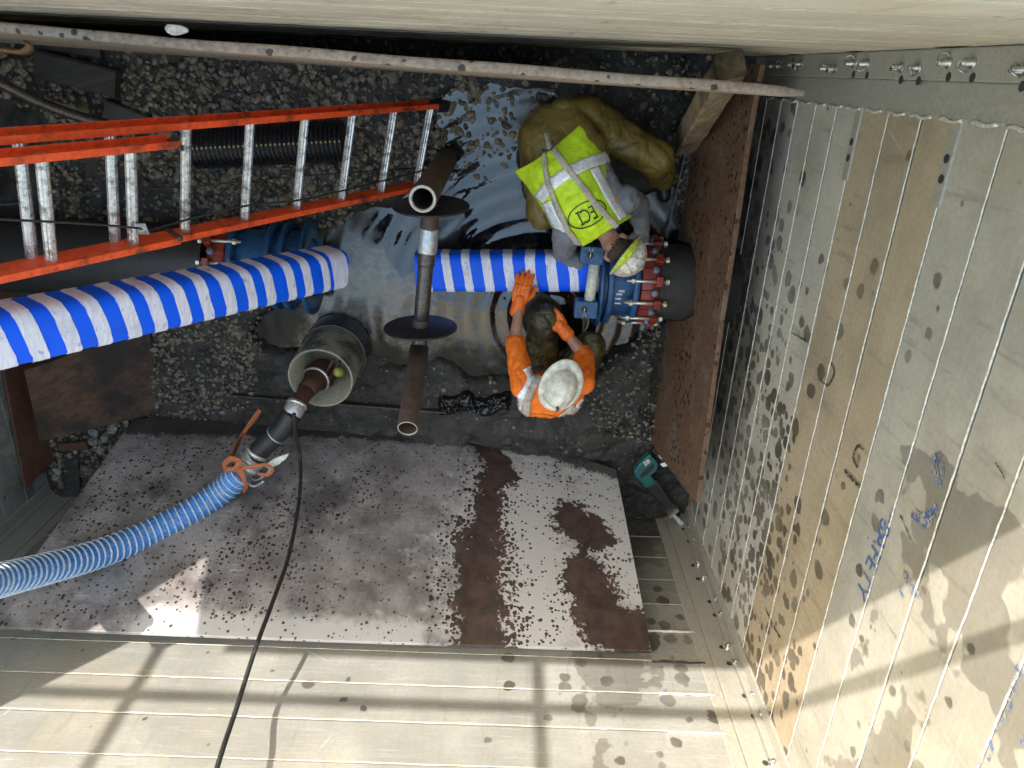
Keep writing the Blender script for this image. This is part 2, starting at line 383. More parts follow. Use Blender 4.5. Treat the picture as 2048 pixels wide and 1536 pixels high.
# corner posts and angle strips, with pins
def strip(parent, x0, x1, y0, y1, z0, z1, name='corner_strip'):
    mb = MB(); bbox(mb, x0, x1, y0, y1, z0, z1); return part(name, mb, M_POST, parent, bev=.006)
strip(rw, XR - .02, XR + .02, .02, YF - .002, -.1, 4.0)                 # right wall, far corner
strip(rw, XR - .006, XR + .02, -.105, .02, -.1, 4.0, 'end_plate')
strip(nw, XR - .17, XR - .045, YN, YN + .018, -.1, 4.2)                # near wall, right corner
strip(nw, XR - .045, XR, YN, YN + .045, -.1, 4.2, 'corner_post')
strip(nw, XR - .25, XR - .17, YN - .02, YN + .007, -.1, 4.2, 'end_plate')
strip(rw, XR - .012, XR + .02, YN + .045, YN + .13, -.1, 4.2, 'corner_strip')
strip(nw, XL + .0, XL + .045, YN, YN + .045, -.1, 4.2, 'corner_post')
strip(nw, XL + .045, XL + .2, YN, YN + .018, -.1, 4.2)
strip(nw, XL + .2, XL + .27, YN - .02, YN + .007, -.1, 4.2, 'end_plate')
strip(lw, XL - .02, XL + .012, YN + .045, YN + .12, -.1, 3.25)
# far corner vertical weld beads
for z in [.3 + .2 * i for i in range(16)]:
    mb = MB(); tube(mb, [(XR - .008, -.107 + .004 * math.sin(i), z + .15 * i / 8) for i in range(9)], [.005 + .004 * random.random() for _ in range(9)], 6)
    part('weld_bead', mb, M_WELD, rw, True)
def pin_meshes():
    mb = MB(); lathe(mb, (0, 0, 0), (0, 0, 1), [(0, .0), (0, .020), (.003, .020), (.003, .012), (.034, .012), (.040, .009), (.042, 0)], 14); a = mb.mesh('pin', True)
    mb = MB(); tube(mb, [(.0 + .022 * math.cos(i / 16 * 6.2832), .004 * math.sin(i), .024 + .022 * math.sin(i / 16 * 6.2832)) for i in range(16)], .0035, 6, closed=True); b = mb.mesh('ring', True)
    mb = MB(); lathe(mb, (0, 0, 0), (0, 0, 1), [(0, 0), (0, .016), (.002, .016), (.002, .0)], 16); c = mb.mesh('bolt_hole')
    a.materials.append(M_PIN); b.materials.append(M_PIN); c.materials.append(M_HOLE); return a, b, c
PINM, RINGM, HOLEM = pin_meshes()
def pin(parent, p, nrm, hole=None, hp=None):
    q = Vector(nrm).to_track_quat('Z', 'Y').to_euler(); p = Vector(p)
    o = bpy.data.objects.new('pin', PINM); COL.objects.link(o); o.parent = parent; o.location = p - parent.location; o.rotation_euler = q
    r = bpy.data.objects.new('ring', RINGM); COL.objects.link(r); r.parent = o; r.rotation_euler = (random.uniform(-.6, .6), random.uniform(-.5, .5), random.uniform(0, 3))
    if hp is not None:
        h = bpy.data.objects.new('bolt_hole', HOLEM); COL.objects.link(h); h.parent = parent; h.location = Vector(hp) - parent.location; h.rotation_euler = q
for (u, v) in ((1550, 133), (1564, 133), (1588, 129), (1603, 128), (1655, 137), (1670, 138), (1708, 127), (1735, 128), (1803, 135), (1838, 136), (1898, 126), (1946, 126), (2046, 140)):
    p = PX(u, v, XR - .02); pin(rw, p, (-1, 0, 0), hp=(p.x + .0005, p.y - .045, p.z + .02) if u > 1700 else None)
for (u, v) in ((1376, 1060), (1387, 1085), (1396, 1133), (1406, 1160), (1430, 1206), (1441, 1233), (1455, 1297), (1470, 1330), (1502, 1395), (1520, 1436), (1545, 1530)):
    p = PY(u, v, YN + .018); pin(nw, p, (0, 1, 0), hp=(p.x - .035, p.y + .0005, p.z - .01))
for (u, v) in ((54, 1005), (31, 1027), (102, 974), (8, 1045)):
    p = PY(u, v, YN + .018); pin(nw, p, (0, 1, 0), hp=(p.x + .03, p.y + .0005, p.z - .015))
# slots on the near wall's right end plates
for z in (1.38, 1.65, 1.9, 2.17, 2.43):
    mb = MB(); tube(mb, [(XR - .55 + .33 * i / 10, YN + .004, z + .004 + .002 * math.sin(i * 2)) for i in range(11)], [.006 + .004 * random.random() for _ in range(11)], 6)
    part('weld_bead', mb, M_WELD if z != 1.65 else M_HOLE, nw, True)
# small connection plates with holes on the right wall
for (u, v) in ((1903, 300), (1710, 270)):
    c = PX(u, v, XR); mb = MB(); bbox(mb, XR - .008, XR + .01, c.y - .2, c.y + .12, c.z - .03, c.z + .03); part('lug_plate', mb, M_POST, rw, bev=.006)
    for dy in (-.1, -.03):
        h = bpy.data.objects.new('bolt_hole', HOLEM); COL.objects.link(h); h.parent = rw; h.location = Vector((XR - .0085, c.y + dy, c.z)) - rw.location; h.rotation_euler = Vector((-1, 0, 0)).to_track_quat('Z', 'Y').to_euler()
# guard rail above the far wall (its shadow crosses the near wall)
gr = empty('guard_rail', (0, YF + .02, ZTOP), 'tubular guard rail standing on the far trench wall', 'guard rail')
mb = MB(); tube(mb, [(-6.5, YF + .03, ZTOP + .52), (1.9, YF + .03, ZTOP + .52)], .035, 10); part('rail', mb, M_GALV, gr, True)
mb = MB(); tube(mb, [(-6.5, YF + .03, ZTOP + 1.12), (1.9, YF + .03, ZTOP + 1.12)], .035, 10); part('rail', mb, M_GALV, gr, True)
for x in (-5.4, -4.35, -2.03):
    mb = MB(); tube(mb, [(x, YF + .03, ZTOP - .1), (x, YF + .03, ZTOP + 1.12)], .032, 10); part('post', mb, M_GALV, gr, True)

# painted scribbles and letters on the right wall
M_BPAINT = dirty('blue marking paint', (.05, .11, .30), (.34, .31, .26), .8, 22, .6, 0, .05, .2, (.44, .54))
M_KPAINT = dirty('black rub mark', (.03, .03, .032), (.2, .19, .17), .5, 26, .6)
def text_mesh(s, size):
    cu = bpy.data.curves.new('t', 'FONT'); cu.body = s; cu.size = size; cu.align_x = 'CENTER'; cu.align_y = 'CENTER'; cu.resolution_u = 3
    o = bpy.data.objects.new('t', cu); COL.objects.link(o); bpy.context.view_layer.update()
    m = bpy.data.meshes.new_from_object(o.evaluated_get(bpy.context.evaluated_depsgraph_get())); bpy.data.objects.remove(o); return m
def wall_text(s, size, u, v, name='lettering', rot=0.0, mt=None):
    m = text_mesh(s, size); c = PX(u, v, XR - .004)
    M = Matrix(((0, 0, -1, c.x), (-1, 0, 0, c.y), (0, 1, 0, c.z), (0, 0, 0, 1))) @ Matrix.Rotation(rot, 4, 'Z')
    m.transform(M); return link(name, m, mt or M_BPAINT, rw)
wall_text('SAFETY', .12, 1744, 1120, rot=math.radians(-4), mt=dirty('blue lettering paint', (.05, .11, .30), (.34, .31, .26), .6, 22, .6, 0, .05, .2, (.5, .62)))
def stroke(name, pxs, wd, mt, parent=rw):
    pts = spline([PX(u, v, XR - .0045) for u, v in pxs], 14); mb = MB(); vs_ = []
    for i, p in enumerate(pts):
        d = (pts[min(i + 1, len(pts) - 1)] - pts[max(i - 1, 0)]).normalized(); s = d.cross(Vector((1, 0, 0)))
        ww = wd * (.6 + .5 * random.random()); vs_ += [p + s * ww, p - s * ww]
    fs = []; W5 = 5; v2 = []
    for i, p in enumerate(pts):
        for k in range(W5 + 1): v2.append(Vector(vs_[2 * i]).lerp(Vector(vs_[2 * i + 1]), k / W5))
    for i in range(len(pts) - 1):
        for k in range(W5):
            if noise.noise(Vector((i * .28, k * 1.7, pts[0].y * 9 + pts[0].z * 5))) > -.12: fs.append(tuple(i * (W5 + 1) + q for q in (k, k + 1, k + W5 + 2, k + W5 + 1)))
    mb.add(v2, fs); return part(name, mb, mt, parent)
for pxs, wd in (([(1876, 908), (1872, 935), (1878, 975)], .02), ([(1868, 920), (1866, 950)], .012), ([(1886, 925), (1884, 960)], .010),
                ([(1828, 1022), (1850, 1032), (1872, 1012)], .016), ([(1836, 1035), (1852, 1048), (1866, 1026)], .02), ([(1822, 1030), (1836, 1040)], .01),
                ([(1785, 1015), (1775, 1050), (1762, 1085)], .008), ([(1770, 1040), (1764, 1075)], .006),
                ([(1808, 1145), (1825, 1180), (1840, 1190)], .016), ([(1797, 1172), (1806, 1195)], .009), ([(1778, 1255), (1792, 1275)], .006),
                ([(1980, 1480), (1984, 1500), (1976, 1520)], .007), ([(1962, 1515), (1958, 1530)], .006),
                ([(2006, 1420), (2010, 1440), (1998, 1450)], .007), ([(2012, 1395), (2022, 1405), (2016, 1425)], .007), ([(2024, 1370), (2030, 1392)], .008),
                ([(2030, 1352), (2040, 1372)], .009), ([(2032, 1330), (2046, 1352)], .011), ([(1990, 1465), (1996, 1448)], .006), ([(2040, 1470), (2046, 1490)], .008)):
    stroke('paint_mark', pxs, wd, M_BPAINT)
for pxs, wd in (([(1662, 725), (1668, 745), (1656, 770), (1640, 760)], .008), ([(1715, 935), (1706, 915), (1716, 892), (1732, 905)], .009), ([(1688, 942), (1706, 960), (1720, 975)], .012),
                ([(1582, 665), (1610, 680)], .006), ([(1530, 1213), (1545, 1250), (1560, 1275)], .008), ([(1990, 925), (2000, 940), (2010, 958)], .004), ([(1800, 1030), (1822, 1080)], .006)):
    stroke('rub_mark', pxs, wd, M_KPAINT)

# ------------------------------------------------------------------ outside ground (a sheet with the pit left open)
n = N('site ground'); M_SITE = n.done(n.mix(n.mr(n.noise(3, 5), .3, .7), (.20, .17, .13), (.32, .28, .22)), .9)
mb = MB(); e = 600; x0, x1, y0, y1 = XL - .05, XR + .05, YN - .05, YF + .05; zg = 3.2
mb.add([(-e, -e, zg), (e, -e, zg), (e, e, zg), (-e, e, zg), (x0, y0, zg), (x1, y0, zg), (x1, y1, zg), (x0, y1, zg)],
       [(0, 1, 5, 4), (1, 2, 6, 5), (2, 3, 7, 6), (3, 0, 4, 7)])
tag(link('ground', mb.mesh('ground'), M_SITE), 'bare earth surface around the trench', kind='structure')

# ------------------------------------------------------------------ pit floor
def world_poly(px): return [(P(u, v, 0).x, P(u, v, 0).y) for u, v in px]
def sd(poly, x, y):
    d = 1e9; ins = False; n_ = len(poly); j = n_ - 1
    for i in range(n_):
        xi, yi = poly[i]; xj, yj = poly[j]
        ex, ey = xj - xi, yj - yi; wx, wy = x - xi, y - yi
        t = max(0, min(1, (wx * ex + wy * ey) / (ex * ex + ey * ey + 1e-12)))
        d = min(d, (wx - ex * t) ** 2 + (wy - ey * t) ** 2)
        if (yi > y) != (yj > y) and x < (xj - xi) * (y - yi) / (yj - yi) + xi: ins = not ins
        j = i
    return (-1 if ins else 1) * math.sqrt(d)
def sstep(a, b, t):
    t = max(0, min(1, (t - a) / (b - a))); return t * t * (3 - 2 * t)
POOL = world_poly([(640, 475), (690, 430), (790, 415), (880, 330), (920, 260), (985, 225), (1060, 190), (1110, 215), (1010, 300), (1070, 420), (1230, 400), (1345, 380), (1362, 480), (1335, 640),
                   (1290, 655), (1215, 715), (1130, 770), (1010, 745), (940, 752), (880, 722), (800, 730), (740, 700), (690, 705), (620, 690), (560, 700), (510, 670), (530, 630), (630, 590)])
PUD = world_poly([(880, 205), (905, 178), (935, 185), (930, 235), (905, 262), (868, 250)])
SHAL = world_poly([(860, 320), (900, 250), (985, 170), (1110, 175), (1130, 240), (1040, 300), (1010, 340), (960, 370)])
MUDB = world_poly([(110, 1000), (330, 840), (560, 830), (700, 835), (880, 850), (1010, 850), (1150, 850), (1240, 790), (1310, 800), (1390, 980), (1300, 1060), (1100, 960), (300, 1010)])
GMOUND = world_poly([(1190, 690), (1310, 650), (1310, 780), (1290, 860), (1210, 850), (1170, 760)])
PLN = (P(285, 848, .17), P(1232, 940, .17), PY(1302, 1302, -3.3))
PN = (PLN[1] - PLN[0]).cross(PLN[2] - PLN[0]).normalized()
def hfloor(x, y):
    p = Vector((x, y, 0))
    h = .045 + .03 * fbm(p * 1.3) + .020 * fbm(p * 7) + .013 * abs(fbm(p * 19))
    s = sd(POOL, x, y) + .055 * fbm(p * 3.1 + Vector((9, 2, 0)), 3); h = h + (-.11 - h) * (1 - sstep(-.10, .07, s))
    s2 = sd(PUD, x, y); h = min(h, -.02 + .08 * sstep(-.03, .08, s2)) if s2 < .1 else h
    s3 = sd(SHAL, x, y)
    if s3 < .08: h = h + (-.012 + .012 * fbm(p * 6) - h) * (1 - sstep(-.05, .08, s3))
    m = 1 - sstep(-.12, .12, sd(MUDB, x, y)); h += m * (.025 + .022 * fbm(p * 5 + Vector((3, 1, 0))) + .012 * abs(fbm(p * 13)))
    g = 1 - sstep(-.12, .1, sd(GMOUND, x, y)); h += g * .06
    return h
def mud_mat():
    n = N('wet black mud'); a = n.noise(4, 6, .65); b = n.noise(26, 5, .7); c_ = n.noise(90, 3, .6)
    c = n.mix(n.mr(a, .35, .65), (.012, .011, .010), (.038, .032, .026)); c = n.mix(n.ma('MULTIPLY', n.mr(b, .5, .7), .5), c, (.07, .058, .046))
    n.bump(n.ma('ADD', n.ma('ADD', a, n.ma('MULTIPLY', b, .7)), n.ma('MULTIPLY', c_, .2)), .9, .02)
    zz = n.xyz(n.pos())[2]; wt = n.mr(n.ma('ADD', zz, n.ma('MULTIPLY', n.ma('SUBTRACT', n.noise(6, 4, .6), .5), .07)), .055, .01)
    c = n.mix(n.ma('MULTIPLY', wt, .6), c, (.010, .009, .008))
    return n.done(c, n.ma('SUBTRACT', n.mr(n.noise(9, 4, .6), .35, .65, .32, .75), n.ma('MULTIPLY', wt, .2)))
M_MUD = mud_mat()
NX, NY = 360, 260; fx0, fx1, fy0, fy1 = -3.95, 1.95, -3.65, .55
hv = []; 
for j in range(NY + 1):
    for i in range(NX + 1):
        x = fx0 + (fx1 - fx0) * i / NX; y = fy0 + (fy1 - fy0) * j / NY; hv.append((x, y, hfloor(x, y)))
mb = MB(); mb.add(hv, [(j * (NX + 1) + i, j * (NX + 1) + i + 1, (j + 1) * (NX + 1) + i + 1, (j + 1) * (NX + 1) + i) for j in range(NY) for i in range(NX)])
floor = tag(link('pit_floor', mb.mesh('pit_floor', True), M_MUD), 'muddy gravel floor of the trench', kind='structure')
def hz(x, y):
    i = (x - fx0) / (fx1 - fx0) * NX; j = (y - fy0) / (fy1 - fy0) * NY; i = max(0, min(NX - 1, int(i))); j = max(0, min(NY - 1, int(j)))
    return hv[j * (NX + 1) + i][2]

# water with rings spreading from the crouching worker
def water_mat():
    n = N('murky oily water'); a = n.noise(2.6, 5, .6, None, .6); 
    film = n.mr(n.ma('ADD', a, n.ma('MULTIPLY', n.noise(15, 4, .65), .25)), .58, .72)
    c = n.mix(film, (.010, .010, .010), (.028, .026, .021))
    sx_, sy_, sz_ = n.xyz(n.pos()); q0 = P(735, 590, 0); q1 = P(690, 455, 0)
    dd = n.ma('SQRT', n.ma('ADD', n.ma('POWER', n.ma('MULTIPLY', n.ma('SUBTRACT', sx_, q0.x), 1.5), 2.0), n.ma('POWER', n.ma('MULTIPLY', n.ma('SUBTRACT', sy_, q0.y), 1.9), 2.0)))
    tan_refl = n.mr(n.ma('ADD', dd, n.ma('MULTIPLY', n.ma('SUBTRACT', n.noise(4.5, 6, .68, None, .8), .5), 1.5)), .62, .42)
    tan_refl = n.ma('MULTIPLY', tan_refl, n.mr(n.noise(22, 5, .7), .3, .62, .35, 1))
    c = n.mix(n.ma('MULTIPLY', tan_refl, .85), c, (.165, .15, .12)); film = n.ma('MAXIMUM', film, tan_refl)  # tan wall's reflection on the pool, painted into the water colour
    skin = n.mr(n.ma('ADD', n.ma('SUBTRACT', sy_, P(800, 705, 0).y), n.ma('MULTIPLY', n.ma('SUBTRACT', n.noise(3.2, 5, .7), .5), .75)), .26, -.10)
    skin = n.ma('MAXIMUM', skin, n.mr(n.ma('ADD', n.ma('SUBTRACT', sx_, P(585, 640, 0).x), n.ma('MULTIPLY', n.ma('SUBTRACT', n.noise(3.2, 5, .7), .5), .7)), .22, -.05))
    c = n.mix(n.ma('MULTIPLY', skin, .8), c, (.016, .014, .012)); film = n.ma('ADD', film, n.ma('MULTIPLY', skin, 1.2)); n.set(n.b.inputs['Specular IOR Level'], n.mr(skin, 0, 1, .5, .10))  # darker reflection towards near bank and left edge, painted in by colour and gloss
    n.bump(n.ma('ADD', n.noise(11, 3, .55), n.ma('MULTIPLY', n.noise(48, 2, .5), .18)), .10, .012)
    return n.done(c, n.mr(film, 0, 1, .015, .22), 0, ior=1.75)
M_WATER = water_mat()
rc = P(1085, 640, 0); rc2 = P(1150, 300, 0)
def wz(x, y):
    d = math.hypot(x - rc.x, y - rc.y); a = .0062 * math.exp(-d * 1.0) * math.sin(d * 50 + 1.2 * fbm(Vector((x * 2.5, y * 2.5, 1)), 3)) * sstep(.05, .25, d)
    d2 = math.hypot(x - rc2.x, y - rc2.y); a += .0007 * math.exp(-d2 * 1.8) * math.sin(d2 * 40)
    a += .0022 * fbm(Vector((x * 2.2, y * 3.4, 4)), 3) + .0007 * fbm(Vector((x * 9, y * 9, 7)), 2)
    return a
mb = MB(); wx0, wx1, wy0, wy1, q = -2.4, 1.5, -2.75, .2, (300, 230)
wv = [(wx0 + (wx1 - wx0) * i / q[0], wy0 + (wy1 - wy0) * j / q[1]) for j in range(q[1] + 1) for i in range(q[0] + 1)]
mb.add([(x, y, wz(x, y)) for x, y in wv], [(j * (q[0] + 1) + i, j * (q[0] + 1) + i + 1, (j + 1) * (q[0] + 1) + i + 1, (j + 1) * (q[0] + 1) + i) for j in range(q[1]) for i in range(q[0])])
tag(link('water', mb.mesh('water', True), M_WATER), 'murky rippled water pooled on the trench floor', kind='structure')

# gravel
def stone_mat():
    n = N('wet gravel'); r = n.ma('FRACT', n.ma('ADD', n.island(), n.orand())); a = n.noise(30, 4, .6)
    c = n.ramp(r, [(0, (.05, .042, .034)), (.3, (.12, .098, .07)), (.6, (.21, .17, .115)), (.8, (.155, .14, .12)), (.93, (.20, .155, .09)), (1, (.24, .21, .155))])
    c = n.mix(n.mr(a, .4, .7, 0, .6), c, (.022, .019, .016)); n.bump(a, .4, .01)
    return n.done(c, n.mr(n.noise(7, 3), .35, .65, .25, .6))
M_STONE = stone_mat()
n = N('pale stone'); M_PALE = n.done(n.mix(n.mr(n.noise(25, 5, .65), .35, .65), (.13, .115, .09), (.36, .33, .27)), .8); 
SM = []
for k in range(14):
    bm = bmesh.new(); bmesh.ops.create_icosphere(bm, subdivisions=2 if k < 8 else 2, radius=1)
    sc = Vector((random.uniform(.8, 1.25), random.uniform(.65, 1), random.uniform(.5, .8))); off = Vector((k * 7.1, k * 3.3, k))
    pl = [(Vector((random.gauss(0, 1), random.gauss(0, 1), random.gauss(0, 1))).normalized(), random.uniform(.62, .85)) for _ in range(7)]
    for v in bm.verts:
        c = v.co.copy()
        for nn, dd in pl:
            t = c.dot(nn)
            if t > dd: c -= nn * (t - dd)
        c *= 1 + .16 * noise.noise(v.co * 1.4 + off); v.co = Vector((c.x * sc.x, c.y * sc.y, c.z * sc.z))
    m = bpy.data.meshes.new('stone'); bm.to_mesh(m); bm.free(); m.materials.append(M_STONE)
    SM.append(m)
    bm2 = bmesh.new(); bmesh.ops.create_icosphere(bm2, subdivisions=1, radius=1); sq = [v.co.copy() for v in m.vertices]
    SL = globals().setdefault('SL', []); lv_ = [min(sq, key=lambda c: (c.normalized() - v.co).length) for v in bm2.verts]; SL.append(([c.copy() for c in lv_], [tuple(v.index for v in f.verts) for f in bm2.faces])); bm2.free()
GZ = [([(95, 95), (620, 120), (1000, 160), (860, 330), (620, 470), (420, 470), (380, 480), (100, 500), (110, 200)], 1.0, 1.0),
      ([(290, 610), (470, 620), (530, 680), (500, 800), (330, 850), (270, 720)], 1.0, .85),
      ([(870, 160), (1130, 170), (1120, 240), (1030, 300), (940, 380), (860, 330)], .5, 1.0),
      ([(1190, 660), (1320, 640), (1310, 880), (1200, 850), (1165, 760)], 1.0, .7),
      ([(1150, 175), (1390, 190), (1380, 480), (1340, 500), (1330, 400), (1320, 250)], .7, .8),
      ([(100, 850), (330, 790), (350, 850), (190, 980), (105, 985)], .8, 1.0),
          ([(560, 800), (1300, 840), (1380, 1000), (1240, 930), (900, 850), (560, 840)], .10, .6), ([(560, 690), (1000, 740), (1000, 800), (560, 800)], .08, .7),
          ([(-100, 90), (120, 95), (110, 215), (-100, 200)], .5, 1),
      ([(440, 590), (560, 600), (520, 660), (440, 640)], .8, .8), ([(1020, 60), (1480, 110), (1480, 175), (800, 120), (400, 80)], .7, .8)]
stones = []
GZW = [(world_poly(p), dn, sz) for p, dn, sz in GZ]
def in_zone(x, y):
    for p, dn, sz in GZW:
        s = sd(p, x, y)
        if s < .03: return dn * (1 if s < -.03 else .6), sz
    return 0, 1
tries = 0
for _ in range(23000):
    x = random.uniform(-3.6, 1.5); y = random.uniform(-3.3, .12)
    dn, sz = in_zone(x, y)
    clump = noise.noise(Vector((x * 2.3, y * 2.3, 5.5)))
    if random.random() > dn * (1.0 if clump > -.28 else .35): continue
    r = random.choice((.013, .016, .019, .022, .026, .031)) * sz * random.uniform(.8, 1.25)
    if random.random() < .04: r *= 1.5
    stones.append((r, x, y))
stones.sort(reverse=True)
def stone_mx(r, x, y): return Matrix.LocRotScale(Vector((x, y, hz(x, y) + r * .22)), Euler((random.uniform(-.5, .5), random.uniform(-.5, .5), random.uniform(0, 6.3))), Vector((r, r, r)))
inview = lambda x, y: 5 < proj((x, y, 0))[0] < 2040 and proj((x, y, 0))[1] > 95
nind = 0; rest = MB()
for r, x, y in stones:
    k = random.randrange(len(SM)); M = stone_mx(r, x, y)
    if nind < 290 and inview(x, y) and not (proj((x, y, 0))[1] > 860 and proj((x, y, 0))[0] > 200):
        o = bpy.data.objects.new('stone', SM[k]); COL.objects.link(o); o.parent = floor; o.matrix_local = M; nind += 1
    else:
        lv_, lf_ = SL[k]; rest.add([M @ c for c in lv_], lf_)
g = link('gravel', rest.mesh('gravel'), M_STONE, floor); g['kind'] = 'stuff'
# a few pale stones, loose on the floor near the left corner
for (u, v, r) in ((186, 868, .05), (222, 858, .055), (183, 885, .045), (208, 880, .05), (200, 903, .05), (226, 905, .035), (141, 910, .03), (116, 942, .045), (113, 957, .035), (150, 903, .028), (272, 838, .035), (258, 822, .04), (246, 840, .05), (190, 902, .03)):
    p = P(u, v, .08); o = bpy.data.objects.new('stone', SM[random.randrange(8)].copy()); COL.objects.link(o); o.data.materials.clear(); o.data.materials.append(M_PALE)
    o.parent = floor; o.matrix_local = Matrix.LocRotScale(Vector((p.x, p.y, hz(p.x, p.y) + r * .3)), Euler((.3 * random.random(), 0, random.uniform(0, 6))), Vector((r, r, r))); o['label'] = 'pale dry stone'

# ------------------------------------------------------------------ steel plates
def plate_mat():
    n = N('stained steel plate'); p = n.pos(); o = n.obj(); a = n.noise(2.6, 6, .62, o); b = n.noise(55, 4, .65, o); e = n.noise(7, 5, .7, o)
    x, y, z = n.xyz(o)
    sx = n.vec(n.ma('MULTIPLY', x, 1.2), n.ma('MULTIPLY', y, 14), 0.0); s1 = n.noise(3, 4, .65, sx)
    c = n.mix(n.mr(a, .32, .68), (.15, .133, .126), (.37, .34, .325)); c = n.mix(n.ma('MULTIPLY', n.mr(b, .3, .75), .45), c, (.13, .105, .10))
    c = n.mix(n.ma('MULTIPLY', n.mr(n.ma('ADD', n.ma('MULTIPLY', e, .6), n.ma('MULTIPLY', s1, .4)), .54, .66), .5), c, (.52, .50, .49))
    c = n.mix(n.ma('MULTIPLY', n.mr(n.noise(1.9, 4, .6, n.vm('ADD', o, (4, 4, 0))), .50, .66), .75), c, (.075, .065, .068))
    def seg(a_, b_):
        ax, ay = a_; bx, by = b_; dx, dy = bx - ax, by - ay; L2 = dx * dx + dy * dy + 1e-9
        t = n.ma('DIVIDE', n.ma('ADD', n.ma('MULTIPLY', n.ma('SUBTRACT', x, ax), dx), n.ma('MULTIPLY', n.ma('SUBTRACT', y, ay), dy)), L2, clamp=True)
        qx = n.ma('SUBTRACT', n.ma('SUBTRACT', x, ax), n.ma('MULTIPLY', t, dx)); qy = n.ma('SUBTRACT', n.ma('SUBTRACT', y, ay), n.ma('MULTIPLY', t, dy))
        return n.ma('SQRT', n.ma('ADD', n.ma('MULTIPLY', qx, qx), n.ma('MULTIPLY', qy, qy)))
    def field(pts, rad):
        f = None
        for i in range(len(pts) - 1):
            d = n.ma('SUBTRACT', 1.0, n.ma('DIVIDE', seg(L2(pts[i]), L2(pts[i + 1])), rad)); f = d if f is None else n.ma('MAXIMUM', f, d)
        return f
    s_a = n.ma('MAXIMUM', n.ma('SUBTRACT', field([(985, 960), (970, 1050)], .20), .05), field([(962, 1080), (958, 1150), (968, 1300)], .30))
    s_b = field([(1145, 1035), (1185, 1072)], .24)
    s_c = field([(1172, 1150), (1205, 1245), (1262, 1265)], .27)
    s_d = field([(960, 880), (1010, 950)], .22)
    lime = field([(1060, 1000), (1040, 1100), (1080, 1180), (1050, 1260)], .75); lime2 = field([(1200, 960), (1250, 1150)], .4); lime3 = field([(300, 1250), (820, 1272)], .16)
    topw = field([(250, 838), (700, 848), (900, 862), (1100, 885), (1240, 930)], .20)
    lm = n.ma('MAXIMUM', n.ma('MAXIMUM', lime, lime2), lime3)
    c = n.mix(n.ma('MULTIPLY', n.mr(n.ma('ADD', n.ma('MULTIPLY', lm, .55), n.ma('MULTIPLY', e, .9)), .42, .85), .85), c, (.56, .54, .52))
    irr = n.ma('ADD', n.ma('MULTIPLY', n.ma('SUBTRACT', n.noise(7, 5, .7, o), .5), 1.9), n.ma('MULTIPLY', n.ma('SUBTRACT', n.noise(26, 3, .6, o), .5), 1.1))
    wet = None
    for f, th in ((s_a, .42), (s_b, .30), (s_c, .30), (s_d, .45)):
        k = n.mr(n.ma('ADD', f, n.ma('MULTIPLY', irr, .8)), th, th + .10); wet = k if wet is None else n.ma('MAXIMUM', wet, k)
    dens = n.ma('MAXIMUM', n.ma('MULTIPLY', n.ma('ADD', s_a, .75), .74), n.ma('ADD', n.ma('MULTIPLY', topw, .35), .12))
    dens = n.ma('MAXIMUM', dens, n.ma('SUBTRACT', .34, n.ma('MULTIPLY', n.ma('ADD', x, 0.0), .0)))
    dens = n.ma('ADD', dens, n.ma('MULTIPLY', n.ma('SUBTRACT', n.noise(2.3, 3, .6, n.vm('ADD', o, (1, 8, 2))), .5), .9))
    sp = n.ma('MAXIMUM', n.spots(26, .6, dens, o), n.spots(17, .40, n.ma('SUBTRACT', dens, .06), o))
    sp = n.ma('MAXIMUM', sp, n.spots(42, .6, n.ma('ADD', dens, .16), o))
    wet = n.ma('MAXIMUM', wet, sp)
    c = n.mix(n.ma('MULTIPLY', wet, .93), c, n.mix(n.mr(n.noise(9, 5, .65, o), .35, .7), (.024, .011, .009), (.075, .036, .022)))
    mudm = n.mr(n.ma('ADD', topw, n.ma('MULTIPLY', irr, .5)), .12, .3)
    c = n.mix(n.ma('MULTIPLY', mudm, .85), c, (.022, .017, .015))
    n.bump(n.ma('ADD', a, n.ma('MULTIPLY', b, .4)), .12, .006)
    return n.done(c, n.ma('SUBTRACT', n.mr(b, .2, .8, .45, .7), n.ma('MULTIPLY', wet, .22)), .1)
O_PL = PP(640, 1280, PLN[0], PN); EX_ = (PP(1300, 1300, PLN[0], PN) - O_PL).normalized(); EY_ = PN.cross(EX_).normalized()
def L2(uv):
    q = PP(uv[0], uv[1], PLN[0], PN) - O_PL; return (q.dot(EX_), q.dot(EY_))
if PN.z < 0: PN = -PN; EY_ = PN.cross(EX_).normalized()
M_PLATE = plate_mat()
def plate_obj(name, pxs, o, nrm, th, mt, label, cat, bev=.004):
    nrm = nrm.normalized(); 
    if nrm.dot(CAM - o) < 0: nrm = -nrm
    pts = [PP(u, v, o, nrm) for u, v in pxs]; mb = MB(); prism(mb, pts, -nrm * th); m = mb.mesh(name); bevel(m, bev, 2)
    ob = link(name, m, mt); return ob
ob = plate_obj('steel_plate', [(268, 836), (480, 828), (760, 836), (1010, 866), (1232, 938), (1304, 1302), (640, 1280), (-24, 1254), (-20, 1236)], PLN[0], PN, .028, M_PLATE, '', '')
mw = Matrix(((EX_.x, EY_.x, PN.x, O_PL.x), (EX_.y, EY_.y, PN.y, O_PL.y), (EX_.z, EY_.z, PN.z, O_PL.z), (0, 0, 0, 1)))
ob.data.transform(mw.inverted()); ob.location = O_PL; ob.rotation_euler = mw.to_euler()
tag(ob, 'large grey steel plate with dark wet stains leaning on the near wall', 'steel plate')
